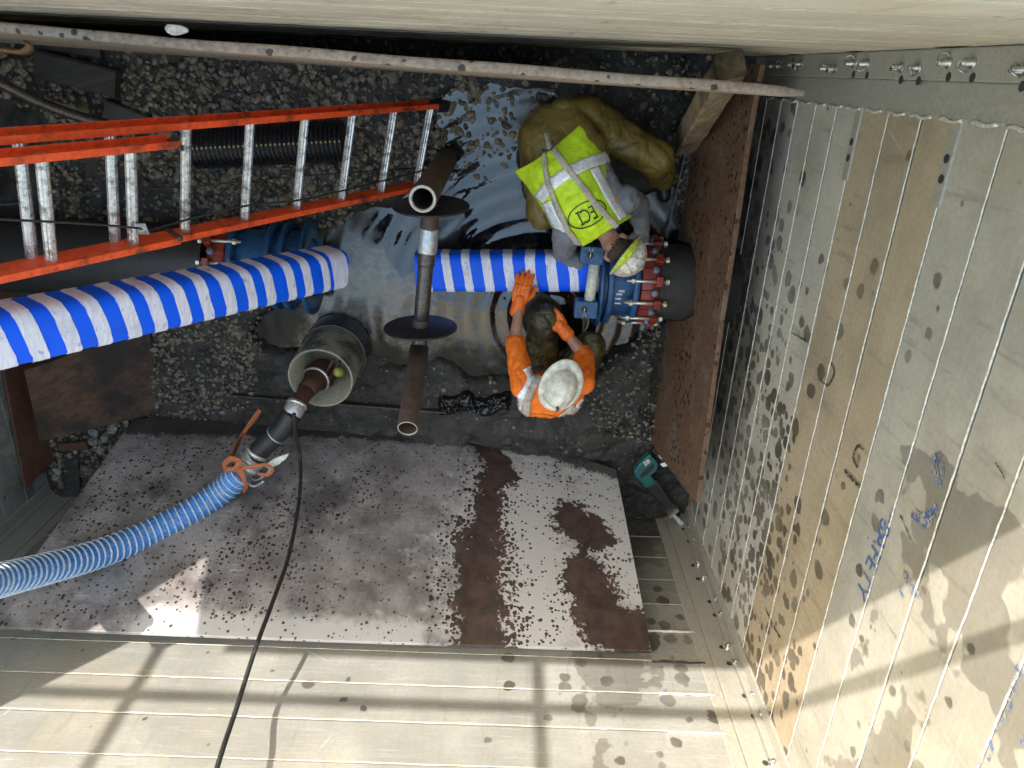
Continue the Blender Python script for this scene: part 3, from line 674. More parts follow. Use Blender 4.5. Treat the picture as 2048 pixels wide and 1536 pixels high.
# rusty plate at the right, notched round the pipe
ro, r1, r2 = P(1322, 700, .0), PX(1500, 200, 1.27), PX(1398, 960, 1.25)
rn = (r1 - ro).cross(r2 - ro)
ob = plate_obj('rusty_plate', [(1470, 128), (1521, 128), (1512, 170), (1490, 300), (1468, 460), (1440, 640), (1412, 850), (1392, 1004), (1366, 975), (1300, 885), (1308, 780), (1322, 700), (1328, 640), (1366, 642), (1388, 630), (1390, 520), (1382, 488), (1352, 480), (1358, 430), (1362, 350), (1372, 300), (1420, 200)], ro, rn, .03, M_RUST_R, '', '')
tag(recenter(ob), 'rust brown steel plate with a notch round the pipe, leaning on the right wall', 'steel plate')
lo, l1, l2 = P(122, 905, 0), PX(55, 975, -3.59), PX(4, 700, -3.59)
ln = (l1 - lo).cross(l2 - lo)
ob = plate_obj('rusty_plate', [(52, 978), (8, 742), (-80, 300), (-90, 168), (60, 172), (98, 215), (104, 400), (118, 640), (126, 905)], lo, ln, .025, M_RUST_L, '', '')
tag(recenter(ob), 'red brown rusty plate leaning on the left wall under the ladder', 'steel plate')
# steel plate standing on edge along the far wall
zt = 1.7; ta, tb = P(-170, 42, zt), P(1605, 187, zt); ba, bb = P(-170, 66, 0), P(1400, 180, 0)
ba = ba + Vector((0, 0, -.05)); dirp = (tb - ta).normalized()
bb = ba + (tb - ta) + Vector((0, (bb.y - ba.y) - (bb.x - ba.x) * dirp.y / dirp.x, 0)) * .9
dn_ = (tb - ta).cross(ba - ta).normalized(); dn_ = dn_ if dn_.y > 0 else -dn_
mb = MB(); ns = 40; prof = [(-.024, 0), (-.021, .010), (-.012, .015), (.012, .015), (.021, .010), (.024, 0)]
vs_ = []
for i in range(ns + 1):
    t = i / ns; a = ta.lerp(tb, t); b = ba.lerp(bb, t); up = (a - b).normalized(); w_ = .9 + .1 * noise.noise(Vector((t * 9, 0, 0))); sag = .012 * noise.noise(Vector((t * 5, 3, 0)))
    if i == ns: w_ *= .55
    for q, h in prof: vs_.append(a + dn_ * (q * w_ + sag) + up * (h * .8))
    vs_.append(b + dn_ * .024); vs_.append(b - dn_ * .024)
K = 8
mb.add(vs_, [(i * K + j, i * K + (j + 1) % K, (i + 1) * K + (j + 1) % K, (i + 1) * K + j) for i in range(ns) for j in range(K)] + [tuple(range(K)), tuple(range(ns * K, ns * K + K))])
ob = link('edge_plate', mb.mesh('edge_plate'), M_EDGE); ob.data.polygons.foreach_set('use_smooth', [True] * len(ob.data.polygons))
m = ob.data; m.set_sharp_from_angle(angle=.9)
tag(recenter(ob), 'long spotted steel plate standing on edge along the far wall', 'steel plate')
# thin dark sheets at the edge of the pool
def thin_sheet(pxs, label, z=.1, h=.25, dvec=Vector((0, -.02, 0))):
    mb = MB(); a, b = P(*pxs[0], z), P(*pxs[1], z); d, s, n_ = frame(b - a)
    box(mb, (a + b) / 2 - Vector((0, 0, h / 2)), (b - a) / 2, s * .004, Vector((0, 0, h / 2)))
    o = link('sheet_pile', mb.mesh('sheet_pile'), M_STEELD); tag(recenter(o), label, 'steel sheet')
thin_sheet(((462, 792), (890, 826)), 'thin dark steel sheet on edge beside the pool, below the casing', .10)
thin_sheet(((1372, 300), (1332, 478)), 'thin dark steel sheet on edge in front of the rusty plate, above the pipe', .08)
thin_sheet(((1324, 634), (1302, 690)), 'short bright-edged steel sheet just below the pipe notch', .08)
# brown board at the left
WOODB = wood('wet brown board', (.10, .05, .027), (.012, .010, .010), (1, .25, 0), .9)
pts = [P(48, 742, .50), P(300, 655, .10), P(318, 826, .06), P(80, 884, .46)]
c0 = (pts[1] - pts[0]).cross(pts[3] - pts[0]).normalized(); c0 = c0 if c0.z > 0 else -c0; pts[2] = PP(318, 826, pts[0], c0)
mb = MB(); prism(mb, pts, -c0 * .045); ob = link('wooden_board', bevel(mb.mesh('wooden_board'), .006), WOODB)
tag(recenter(ob), 'wide wet brown board lying tilted under the striped pipe', 'board')
# timbers
TIMB = wood('weathered timber', (.30, .215, .125), (.035, .028, .022), (P(1450, 150, .5) - P(1350, 300, 0)), .75)
def timber(name, a, b, wd, ht, mt, label, cat='timber', rough=.006):
    d, s, n_ = frame(b - a); mb = MB(); K_ = 14; vs_ = []
    for i in range(K_ + 1):
        c = a.lerp(b, i / K_)
        for (p, q) in ((-1, -.8), (-.85, -1), (.85, -1), (1, -.8), (1, .8), (.85, 1), (-.85, 1), (-1, .8)):
            jx = 1 + .06 * noise.noise(c * 9 + Vector((p, q, 0))); vs_.append(c + s * (p * wd / 2 * jx) + n_ * (q * ht / 2 * jx))
    mb.add(vs_, [(i * 8 + j, i * 8 + (j + 1) % 8, i * 8 + 8 + (j + 1) % 8, i * 8 + 8 + j) for i in range(K_) for j in range(8)] + [tuple(range(8)), tuple(range(K_ * 8, K_ * 8 + 8))])
    o = link(name, mb.mesh(name), mt); tag(recenter(o), label, cat); return o
timber('timber_post', P(1368, 290, .02), P(1462, 130, 1.30), .14, .13, TIMB, 'weathered timber post leaning in the far right corner')
WDK = wood('dark soaked wood', (.05, .042, .034), (.014, .013, .012), (1, .3, 0), .6)
timber('timber_offcut', P(78, 128, .14), P(238, 168, .10), .17, .12, WDK, 'longer dark timber offcut on the gravel at far left')
timber('timber_offcut', P(212, 218, .10), P(302, 252, .05), .13, .10, WDK, 'short dark timber offcut on the gravel just above the ladder')
timber('timber_offcut', P(60, 80, .1), P(205, 100, .07), .10, .08, WDK, 'thin dark timber offcut close below the standing plate')
timber('timber_offcut', P(143, 912, .03), P(148, 985, .1), .13, .06, WDK, 'dark timber offcut beside the pale stones near the left corner')
timber('timber_stub', P(122, 893, .08), P(178, 888, .08), .07, .06, WOODB, 'small brown timber stub among the pale stones')
mb = MB(); tube(mb, spline([P(-30, 150, .5), P(80, 205, .33), P(180, 240, .18), P(280, 262, .06)], 6), .034, 12); ob = link('steel_rod', mb.mesh('steel_rod', True), M_STEELD)
tag(recenter(ob), 'long dark steel bar slanting over the gravel at left', 'steel bar')
# scrap strap hook at the top left
mb = MB(); cv = spline([P(-30, 92, .9), P(15, 100, .9), P(44, 102, .92), P(58, 92, .95), P(50, 76, .98), P(34, 68, .97)], 6); vs_ = []
for i, p in enumerate(cv):
    vs_ += [p + Vector((0, .006, .03)), p + Vector((0, -.006, .03)), p + Vector((0, -.02, -.035)), p + Vector((0, .012, -.035))]
mb.add(vs_, [(i * 4 + j, i * 4 + (j + 1) % 4, i * 4 + 4 + (j + 1) % 4, i * 4 + 4 + j) for i in range(len(cv) - 1) for j in range(4)])
ob = link('strap_hook', mb.mesh('strap_hook', True), dirty('tan strap', (.30, .17, .08), (.06, .04, .03), .5, 20, .7)); tag(recenter(ob), 'bent tan strap hook hanging at the far left edge', 'strap hook')
# white stone on top of the standing plate
p = P(352, 60, 1.735); ob = bpy.data.objects.new('white_stone', SM[3].copy()); COL.objects.link(ob); ob.data.materials.clear(); ob.data.materials.append(dirty('white stone', (.62, .6, .55), (.3, .28, .25), .5, 25, .8))
ob.location = p; ob.scale = (.055, .036, .03); tag(ob, 'small white stone resting on the standing plate edge', 'stone')

# ------------------------------------------------------------------ pipes and couplings
AX_Y = -1.315; AX_Z = .22
def cyl_part(name, x0, x1, r, mt, parent, k=40, hollow=None, y=AX_Y, z=AX_Z):
    mb = MB(); c = Vector((x0, y, z)); L = x1 - x0
    prof = [(0, r * .96), (.01, r), (L - .01, r), (L, r * .96)]
    if hollow: prof = [(0, hollow), (0, r * .985), (.008, r), (L - .008, r), (L, r * .985), (L, hollow), (0, hollow)]
    lathe(mb, c, (1, 0, 0), prof, k, cap0=not hollow, cap1=not hollow); return part(name, mb, mt, parent, True)
def pipe_thing(name, x0, x1, r, mt, label, cat='pipe', rough=0):
    mb = MB(); L = x1 - x0; nn = 24
    lathe(mb, (x0, AX_Y, AX_Z), (1, 0, 0), [(L * i / nn, r) for i in range(nn + 1)], 48, cap0=True, cap1=True); m = mb.mesh(name, True)
    if rough:
        for v in m.vertices: v.co += Vector((0, v.co.y - AX_Y, v.co.z - AX_Z)).normalized() * rough * fbm(v.co * 8)
    o = link(name, m, mt); o.data.set_sharp_from_angle(angle=.7); tag(recenter(o), label, cat); return o
def xat(u, z=.45): return P(u, 555, z).x
pipe_thing('buried_pipe', xat(1318), XR + .3, .26, M_CONC, 'rough muddy black pipe running into the right rusty plate', rough=.012)
pipe_thing('buried_pipe', XL - .1, xat(405), .255, M_DPIPE, 'dark coated pipe running left from the left coupling', rough=.003)
def coupling(label, xs, side, rr=.305):
    """xs: x of end ring, inner ring, outer ring, red clamp end; side=+1 when the red clamp is towards +x"""
    t = empty('pipe_coupling', (xs[1], AX_Y, AX_Z - rr), label, 'pipe coupling', 'blue and red pipe couplings'); s = side
    def span(a, b): return (min(a, b), max(a, b))
    e0, i0, o0, c0 = xs
    cyl_part('sleeve', *span(e0, o0), .245, M_FBLUE, t, hollow=.2)
    cyl_part('end_ring', e0 - .013, e0 + .013, rr + .02, M_FBLUE, t, hollow=.2)
    cyl_part('flange_ring', i0 - .02, i0 + .02, rr - .005, M_FBLUE, t, hollow=.22)
    cyl_part('flange_ring', o0 - .02, o0 + .02, rr - .012, M_FBLUE, t, hollow=.22)
    cyl_part('clamp_ring', *span(o0 + s * .03, c0), .272, M_FRED, t, hollow=.24)
    nb = 12
    lugm = None
    for k in range(nb):
        a = 2 * math.pi * (k + .5) / nb; rad = Vector((0, math.cos(a), math.sin(a)))
        if rad.z < -.45: continue
        p0 = Vector((o0 - s * .075, AX_Y, AX_Z)) + rad * .287; p1 = Vector((c0 + s * .035, AX_Y, AX_Z)) + rad * .287
        mb = MB(); tube(mb, [p0, p1], .0115, 8)
        b = part('bolt', mb, M_BOLT, t, True)
        mb = MB(); lathe(mb, p1, (s, 0, 0), [(0, 0), (0, .021), (.022, .021), (.022, 0)], 6, up=rad); part('nut', mb, M_BOLT, b); mb = MB(); lathe(mb, Vector((o0 - s * .022, p0.y, p0.z)), (-s, 0, 0), [(0, 0), (0, .021), (.022, .021), (.022, 0)], 6, up=rad); part('nut', mb, M_BOLT, b)
        mb = MB(); tg = Vector((1, 0, 0)).cross(rad); box(mb, Vector((c0 - s * .005, AX_Y, AX_Z)) + rad * .285, Vector((.024, 0, 0)), tg * .034, rad * .03); lg = part('clamp_lug', mb, M_FRED, t, bev=.008)
        a2 = a + math.pi / nb; rad2 = Vector((0, math.cos(a2), math.sin(a2)))
        if rad2.z > -.3:
            mb = MB(); q0 = Vector((c0 - s * .03, AX_Y, AX_Z)) + rad2 * .27; lathe(mb, q0, rad2, [(0, .024), (.03, .024), (.034, .02), (.034, 0)], 12); part('set_screw', mb, dirty_cached('blue grey screw'), t, True)
            mb = MB(); tg2 = Vector((1, 0, 0)).cross(rad2); box(mb, Vector((c0 - s * .06, AX_Y, AX_Z)) + rad2 * .272, Vector((.055, 0, 0)), tg2 * .012, rad2 * .012); part('rib', mb, M_FRED, t, bev=.003)
    return t
_dc = {}
def dirty_cached(nm):
    if nm not in _dc: _dc[nm] = dirty(nm, (.16, .19, .25), (.05, .04, .035), .5, 24, .4, .4)
    return _dc[nm]
rcx = [P(u, 556, .5).x for u in (1206, 1225, 1277, 1322)]
rc_ = coupling('blue and red pipe coupling by the right plate, with pinned white roller bar', rcx, 1)
lcx = [P(u, 540, .5).x for u in (602, 530, 456, 412)]
lc_ = coupling('blue and red pipe coupling under the ladder foot and long striped pipe', lcx, -1)
cyl_part('flange_ring', lcx[1] + .09 - .018, lcx[1] + .09 + .018, .30, M_FBLUE, lc_, hollow=.22)
# roller bar with two lugs on the right coupling
for (u, v) in ((1183, 508), (1171, 616)):
    c = P(u, v, .50); mb = MB(); box(mb, c, Vector((.075, 0, 0)), Vector((0, .058, 0)), Vector((0, 0, .05))); lg = part('bracket', mb, M_FBLUE, rc_, bev=.006)
    mb = MB(); box(mb, c + Vector((.02, 0, -.16)), Vector((.055, 0, 0)), Vector((0, .02, 0)), Vector((0, 0, .12))); part('bracket_leg', mb, M_FBLUE, lg, bev=.004)
    h = c + Vector((-.012, .004, .0505)); mb = MB(); lathe(mb, h, (0, 0, 1), [(0, 0), (0, .021), (.001, .021), (.001, 0)], 18); part('pin_hole', mb, M_HOLE, lg)
    mb = MB(); tube(mb, [h + Vector((-.002, -.016, .004)), h + Vector((.002, .016, .004))], .004, 6)
    sg = 1 if v < 560 else -1
    tube(mb, [h + Vector((0, .012 * sg, .004)), h + Vector((-.012, .06 * sg, .01))], .0022, 5); tube(mb, [h + Vector((0, .012 * sg, .004)), h + Vector((.018, .058 * sg, .012))], .0022, 5)
    part('cotter_pin', mb, M_BOLT, lg, True)
mb = MB(); a, b = P(1190, 522, .50), P(1178, 606, .50); tube(mb, [a, b], .036, 20); part('roller_bar', mb, dirty('pale roller', (.62, .61, .53), (.12, .11, .09), .5, 16, .4), rc_, True)
# small white paint marks on the sleeve ("511" style strokes)
for (u, v) in ((1238, 588), (1236, 597), (1235, 606), (1243, 582)):
    pz = math.sqrt(max(.0, .2475 ** 2 - (P(u, v, .4).y - AX_Y) ** 2)) + AX_Z; c = P(u, v, pz)
    mb = MB(); box(mb, c + Vector((0, 0, .003)), Vector((.02, 0, 0)), Vector((0, .006, -.003)), Vector((0, 0, .002))); part('paint_mark', mb, M_TAPE, rc_)

def striped(label, a, b, hw, hh, nb, skew, open_end=False, bw=.43, rot=0.0):
    """rounded-box pipe wrapped in blue vinyl with white film bands; built along local x and then placed"""
    L = (b - a).length; K = 36
    def sec(k, o=0.0):
        t = 2 * math.pi * k / K; ct, st = math.cos(t), math.sin(t); e = .52
        return (math.copysign(abs(ct) ** e, ct) * (hw + o), math.copysign(abs(st) ** e, st) * (hh + o))
    d = (b - a).normalized(); s = Vector((0, 0, 1)).cross(d).normalized(); n_ = d.cross(s)
    M = Matrix(((d.x, s.x, n_.x, a.x), (d.y, s.y, n_.y, a.y), (d.z, s.z, n_.z, a.z), (0, 0, 0, 1)))
    t = empty('striped_pipe', a, label, 'wrapped pipe'); t.rotation_euler = M.to_euler()
    mb = MB(); nx = 60; vs_ = []
    for i in range(nx + 1):
        for k in range(K):
            y, z = sec(k); x = L * i / nx; j = .004 * noise.noise(Vector((x * 6, y * 9, z * 9))); f = 1 + j / hw; vs_.append((x, y * f, z * f))
    fs = [(i * K + k, i * K + (k + 1) % K, i * K + K + (k + 1) % K, i * K + K + k) for i in range(nx) for k in range(K)]
    # open ends with an inner lip
    for i in (0, nx):
        base = len(vs_); dep = .25 if i == 0 else -.25
        for k in range(K): y, z = sec(k, -.012); vs_.append((L * i / nx, y, z))
        for k in range(K): y, z = sec(k, -.016); vs_.append((L * i / nx + dep, y, z))
        for k in range(K):
            k2 = (k + 1) % K; fs += [(i * K + k, i * K + k2, base + k2, base + k), (base + k, base + k2, base + K + k2, base + K + k)]
        fs.append(tuple(range(base + K, base + 2 * K)))
    mb.add(vs_, fs); m = mb.mesh('vinyl_sleeve', True); o = link('vinyl_sleeve', m, M_BLUE); o.parent = t
    m.set_sharp_from_angle(angle=.8)
    pitch = L / nb
    for q in range(nb):
        xc = pitch * (q + .5 + random.uniform(-.07, .07)); mb = MB(); vs_ = []; W = 4; rw_ = pitch * bw * random.uniform(.86, 1.14) * (2.0 if q == 0 and bw > .45 else 1); tw = random.uniform(-.006, .006); KK = 72
        for k in range(KK):
            kk = k / 2
            for j in range(W + 1):
                y, z = sec(kk, .0028 + .0012 * noise.noise(Vector((q, k * .4, j)))); f = j / W - .5
                ed = .004 * noise.noise(Vector((q * 3.3, k * .35, j * 5))) if j in (0, W) else 0
                sk = skew * (-y) * (1 if z > -hh * .5 else .4) + tw * math.cos(k * .17)
                x = xc + f * rw_ + sk + ed; vs_.append((min(max(x, .004), L - .004), y, z))
        mb.add(vs_, [(k * (W + 1) + j, ((k + 1) % KK) * (W + 1) + j, ((k + 1) % KK) * (W + 1) + j + 1, k * (W + 1) + j + 1) for k in range(KK) for j in range(W)])
        m = mb.mesh('film_band', True); bo = link('film_band', m, M_TAPE); bo.parent = t
    return t, M, L, sec
sa, sb = P(834, 541, .30), P(1205, 541, .30)
striped('short blue and white striped pipe between the two workers, entering the right coupling', sa, sb, .132, .115, 9, .13)
la, lb = P(670, 533, .66), P(-210, 712, 2.62)
d_ = (lb - la); lb = la + d_ * 1.02
striped('long blue and white striped pipe slanting up to the left edge', la, lb, .122, .115, int(round((lb - la).length / .137)), .26, bw=.46)

# black corrugated pipe
ca, cb = P(388, 297, .16), P(692, 282, .14); L = (cb - ca).length; nr_ = 34; prof = []
for i in range(nr_):
    x = L * i / nr_; p_ = L / nr_; prof += [(x, .112), (x + p_ * .25, .130), (x + p_ * .6, .130), (x + p_ * .8, .112)]
mb = MB(); lathe(mb, ca, cb - ca, prof, 28, cap0=True, cap1=True); t = empty('corrugated_pipe', ca, 'black corrugated plastic pipe on the gravel behind the ladder', 'corrugated pipe')
part('pipe_body', mb, dirty('glossy black plastic', (.011, .012, .016), (.05, .047, .04), .25, 6, .22, 0, .05), t, True)
mb = MB(); d, s, n_ = frame(cb - ca)
for i in range(nr_):
    x = L * (i + .42) / nr_; c = ca + d * x + (n_ * .97 - s * .05 ) * .1315; box(mb, c, d * .0052, s * .009, n_ * .002)
part('yellow_stripe', mb, dirty('yellow print', (.36, .33, .06), (.04, .04, .02), .6, 40, .5), t)

# ------------------------------------------------------------------ ladder
FT = P(858, 291, .06); TP = P(0, 415, 2.30); ld = (TP - FT).normalized(); half = (P(885, 213, .06) - P(835, 376, .06)).length / 2
ly = (P(885, 213, .06) - P(835, 376, .06)); ly = (ly - ld * ly.dot(ld)).normalized(); lnm = ld.cross(ly); lnm = lnm if lnm.z > 0 else -lnm
HW = .255
lad = empty('ladder', FT, 'orange fibreglass extension ladder with silver rungs rising to the left', 'ladder')
def rail(s0, s1, off, nz, name='rail'):
    # C-channel with web and two flanges
    a = FT + ld * s0 + ly * off + lnm * nz; L = s1 - s0; sg = -1 if off > 0 else 1
    w_, dp, th = .032, .085, .006; pr = [(0, -dp / 2), (w_, -dp / 2), (w_, -dp / 2 + th), (th, -dp / 2 + th), (th, dp / 2 - th), (w_, dp / 2 - th), (w_, dp / 2), (0, dp / 2)]
    mb = MB(); n_ = len(pr); vs_ = []
    for q in (0, 1): vs_ += [a + ld * (L * q) + ly * (-sg * y) + lnm * z for y, z in pr]
    mb.add(vs_, [tuple(range(n_)), tuple(range(n_, 2 * n_))] + [(i, (i + 1) % n_, n_ + (i + 1) % n_, n_ + i) for i in range(n_)])
    return part(name, mb, M_LAD, lad, bev=.0015, seg=1)
LT = 3.85
for o in (HW, -HW): rail(0, LT, o, 0)
FS = 1.95
for o in (HW - .042, -HW + .042): rail(FS, LT + .1, o, .085)
def rung(s, hw, nz):
    c = FT + ld * s + lnm * nz; mb = MB(); vs_ = []; pr = [(-.022, -.012), (-.012, -.018), (.012, -.018), (.022, -.008), (.022, .008), (.014, .016), (.006, .013), (0, .016), (-.006, .013), (-.014, .016), (-.022, .008)]
    n_ = len(pr)
    up = (Vector((0, 0, 1)) - ld * ld.z * .0).normalized(); rx = ld * .77 - lnm * .64; rz = lnm * .77 + ld * .64
    for q in (-1, 1): vs_ += [c + ly * (hw * q) + rx * x + rz * z for x, z in pr]
    mb.add(vs_, [tuple(range(n_)), tuple(range(n_, 2 * n_))] + [(i, (i + 1) % n_, n_ + (i + 1) % n_, n_ + i) for i in range(n_)])
    r = part('rung', mb, M_RUNG, lad)
    for q in (-1, 1):
        mb = MB(); lathe(mb, c + ly * (q * (hw + .003)), ly * q, [(0, .0), (0, .03), (.004, .026), (.006, .0)], 14); part('rung_plate', mb, M_RUNG, r, True)
s = .06
while s < LT: rung(s, HW + .006, 0); s += .355
s = .06 + .355 * 6 - .03
while s < LT: rung(s, HW - .036, .085); s += .355
for o, u in ((HW, 1), (-HW, 1)):
    mb = MB(); box(mb, FT + ly * o * 1.02 - ld * .02, ld * .06, ly * .03, lnm * .05); part('foot_pad', mb, M_BLACK, lad, bev=.01)
for o in (HW - .042, -HW + .042):
    mb = MB(); box(mb, FT + ld * (FS + .005) + ly * o + lnm * .085, ld * .012, ly * .012, lnm * .05); part('end_clip', mb, M_STEELD, lad, bev=.004)
# ropes hanging on the ladder
def lp(u, v, off=.03): return PP(u, v, FT + lnm * off, lnm)
def rope(pxs, label, r=.0055, off=.12):
    mb = MB(); tube(mb, spline([lp(u, v, o_) for u, v, o_ in pxs], 8), r, 6); o = link('rope', mb.mesh('rope', True), M_ROPE); tag(recenter(o), label, 'rope')
rope([(-40, 437, .14), (50, 441, .135), (180, 448, .13), (272, 456, .13), (300, 460, .1), (372, 440, .05), (490, 412, .05), (600, 400, .05), (690, 380, .04), (780, 358, .03), (850, 340, .02)], 'black rope tied along the lower ladder rungs')
rope([(-40, 413, -.02), (50, 405, -.02), (120, 396, -.02), (225, 382, -.02), (340, 375, -.03), (400, 372, -.03), (500, 362, -.02), (600, 352, -.02), (700, 345, -.02), (845, 335, -.02)], 'grey rope strung below the ladder rungs', .0045)
mb = MB()
for k in range(5): tube(mb, [lp(272 + k * 4, 447, .12), lp(281 + k * 4, 468, .125)], .006, 6)
tag(recenter(link('tie_wire', mb.mesh('tie_wire', True), M_GALV)), 'white tie wound round the ladder rope knot', 'tie')

# ------------------------------------------------------------------ standing pipe and trench spreader
sp_b = P(893, 318, .02); sp_t = P(845, 398, 1.38); sp_t = Vector((sp_b.x + (sp_t.x - sp_b.x), sp_t.y, 1.38))
def open_pipe(name, a, b, r, wall, mt, mtcut, parent=None):
    mb = MB(); d = b - a; L = d.length
    lathe(mb, a, d, [(0, r), (L * .3, r * 1.01), (L * .6, r * .99), (L - .006, r), (L - .002, r - .003)], 36, cap0=True); o = part(name, mb, mt, parent, True)
    mb = MB(); lathe(mb, a, d, [(L - .002, r - .003), (L, r - .006), (L, r - wall), (L - .01, r - wall - .002)], 36); part('cut_rim', mb, mtcut, o, True)
    mb = MB(); lathe(mb, a, d, [(L - .008, r - wall), (L * .1, r - wall), (L * .1, 0)], 36); part('bore', mb, mt, o, True); return o
t = empty('standing_pipe', sp_b, 'upright rusty steel pipe with a thick bright open rim beside the ladder foot', 'steel pipe')
open_pipe('pipe_tube', sp_b, sp_t, .072, .018, M_PIPE, M_CUT, t)
tr = empty('trench_spreader', P(840, 660, .3), 'two-disc steel trench spreader with threaded bar and brown pipe end', 'trench spreader')
d1, d2, e2, top = P(862, 412, 1.0), P(841, 655, 1.0), P(838, 700, 1.02), P(815, 858, 1.62)
adir = (d2 - d1).normalized(); tilt = (adir + Vector((0, 0, .10))).normalized()
def disc(c, r, nd):
    mb = MB(); lathe(mb, c, nd, [(-.008, 0), (-.008, r * .97), (-.004, r), (.004, r), (.008, r * .97), (.008, 0)], 48); return part('disc', mb, dirty('black painted disc', (.012, .012, .016), (.05, .045, .038), .5, 10, .5, 0, .15), tr, True)
disc(d1, .215, Vector((.02, -1, -.10)).normalized()); disc(d2, .218, Vector((.03, -1, -.01)).normalized())
def seg(name, f0, f1, r, mt):
    a = d1.lerp(d2, f0); b = d1.lerp(d2, f1); mb = MB(); lathe(mb, a, b - a, [(0, r * .94), (.008, r), ((b - a).length - .008, r), ((b - a).length, r * .94)], 28, cap0=True, cap1=True); return part(name, mb, mt, tr, True)
seg('bar_end', -.02, .2, .052, M_PIPE); seg('galvanised_collar', .17, .37, .056, M_GALV); seg('coupler', .36, .47, .052, M_STEELD); seg('bar', .45, .95, .045, M_STEELD); seg('end_collar', .93, 1.01, .05, M_PIPE)
mb = MB(); tube(mb, [d2, e2], .046, 24); part('neck', mb, M_STEELD, tr, True)
open_pipe('end_pipe', e2 - (top - e2) * .02, top, .057, .006, M_PIPE, M_CUT, tr)

# ------------------------------------------------------------------ casing with pump, suction hose
cB, cT = P(676, 690, .06), P(641, 757, .60); cd_ = (cT - cB).normalized(); CR = .222
t = empty('pump_casing', cB, 'short wide muddy pipe casing standing open beside the pool', 'casing')
mb = MB(); Lc = (cT - cB).length
lathe(mb, cB, cd_, [(.16, CR), (Lc - .01, CR), (Lc, CR - .004)], 56); part('casing_wall', mb, M_PVC, t, True)
mb = MB(); lathe(mb, cB, cd_, [(Lc, CR - .004), (Lc, CR - .017), (.05, CR - .017), (.05, 0)], 56); part('inner_wall', mb, dirty('muddy casing inside', (.24, .22, .155), (.06, .05, .035), .7, 7, .6, 0, .3), t, True)
mb = MB(); lathe(mb, cB, cd_, [(-.05, CR + .004), (.15, CR + .012), (.17, CR + .012), (.175, CR)], 56); part('collar', mb, M_COLLAR, t, True)
mb = MB(); lathe(mb, cB, cd_, [(.172, CR + .013), (.176, CR + .014), (.181, CR + .010)], 56); part('weld_ring', mb, M_CUT, t, True)
hs = empty('suction_hose', P(520, 900, .5), 'ribbed blue suction hose with silver coupling running from the casing to the left edge', 'suction hose')
pmp = empty('pump', P(640, 745, .1), 'rusty red pump head sunk inside the open casing', 'pump')
q0, q1, q2, q3 = P(648, 742, .18), P(612, 782, .52), P(600, 796, .60), P(588, 822, .70)
mb = MB(); lathe(mb, q0, q1 - q0, [(0, .10), (.12, .115), (.16, .10), (.22, .07), ((q1 - q0).length, .062)], 28, cap0=True, cap1=True); part('pump_body', mb, M_PUMP, pmp, True)
mb = MB(); qd = (q1 - q0).normalized(); tube(mb, [q0.lerp(q1, .5) + frame(qd)[1] * (.098 * math.cos(i / 20 * 6.283)) + frame(qd)[2] * (.098 * math.sin(i / 20 * 6.283)) for i in range(20)], .010, 8, closed=True); part('clamp_ring', mb, M_BOLT, pmp, True)
mb = MB(); a = P(684, 745, .42); lathe(mb, a, Vector((-.3, .3, .6)), [(0, 0), (0, .03), (.05, .035), (.07, .02), (.07, 0)], 14); part('yellow_cap', mb, dirty('dull yellow cap', (.30, .28, .05), (.08, .07, .03), .5, 20, .6), pmp, True)
mb = MB(); tube(mb, [P(656, 764, .35), P(680, 722, .38)], .012, 8); tube(mb, [P(650, 750, .35), P(668, 718, .38)], .010, 8); part('cable_stub', mb, M_PUMP, pmp, True)
hp = [q1, P(598, 800, .62), P(586, 826, .70), P(560, 862, .72), P(530, 890, .72), P(507, 915, .73), P(490, 938, .75), P(474, 957, .77)]
def along(name, i0, i1, r, mt, prof=None, f0=0, f1=0):
    a = hp[i0].lerp(hp[min(i0 + 1, 7)], f0); b = hp[i1].lerp(hp[min(i1 + 1, 7)], f1); mb = MB(); L = (b - a).length
    lathe(mb, a, b - a, prof or [(0, r * .95), (.006, r), (L - .006, r), (L, r * .95)], 28, cap0=True, cap1=True); return part(name, mb, mt, hs, True)
along('steel_neck', 0, 1, .058, M_PUMP, f1=.4)
along('galvanised_band', 1, 2, .068, M_GALV, f0=.15, f1=.15)
mb = MB(); cc = hp[1].lerp(hp[2], .3); d = (hp[2] - hp[1]).normalized(); lathe(mb, cc, d, [(0, .066), (.006, .074), (.014, .074), (.02, .066)], 28); part('band_ring', mb, M_BOLT, hs, True)
mb = MB(); cv = spline(hp[2:6], 8); tube(mb, cv, [.071 + .003 * noise.noise(p * 20) for p in cv], 24); part('rubber_cuff', mb, M_BLACK, hs, True)
for f in (.42, .86):
    j = int(f * (len(cv) - 1)); c = cv[j]; d = (cv[j + 1] - cv[j - 1]).normalized(); mb = MB(); lathe(mb, c, d, [(-.005, .07), (-.003, .0755), (.003, .0755), (.005, .07)], 28); part('hose_clamp', mb, M_GALV, hs, True)
c = hp[5]; d = (hp[6] - hp[5]).normalized(); c = c - d * .03
mb = MB(); lathe(mb, c, d, [(-.03, .074), (-.028, .085), (-.005, .085), (.0, .072), (.03, .072), (.034, .094), (.058, .094), (.062, .08), (.08, .08), (.084, .09), (.11, .09), (.114, .07), (.16, .068)], 32, cap0=True, cap1=True); part('cam_coupling', mb, M_CAML, hs, True)
lv = empty  # levers
mb = MB(); pl = [P(530, 930, .80), P(548, 918, .80), P(566, 911, .80), P(578, 908, .79), P(572, 918, .79), P(556, 930, .80), P(540, 938, .80)]; prism(mb, pl, Vector((0, 0, -.02))); part('cam_lever', mb, dirty('white lever', (.62, .61, .56), (.3, .28, .25), .4, 20, .5), hs, bev=.005)
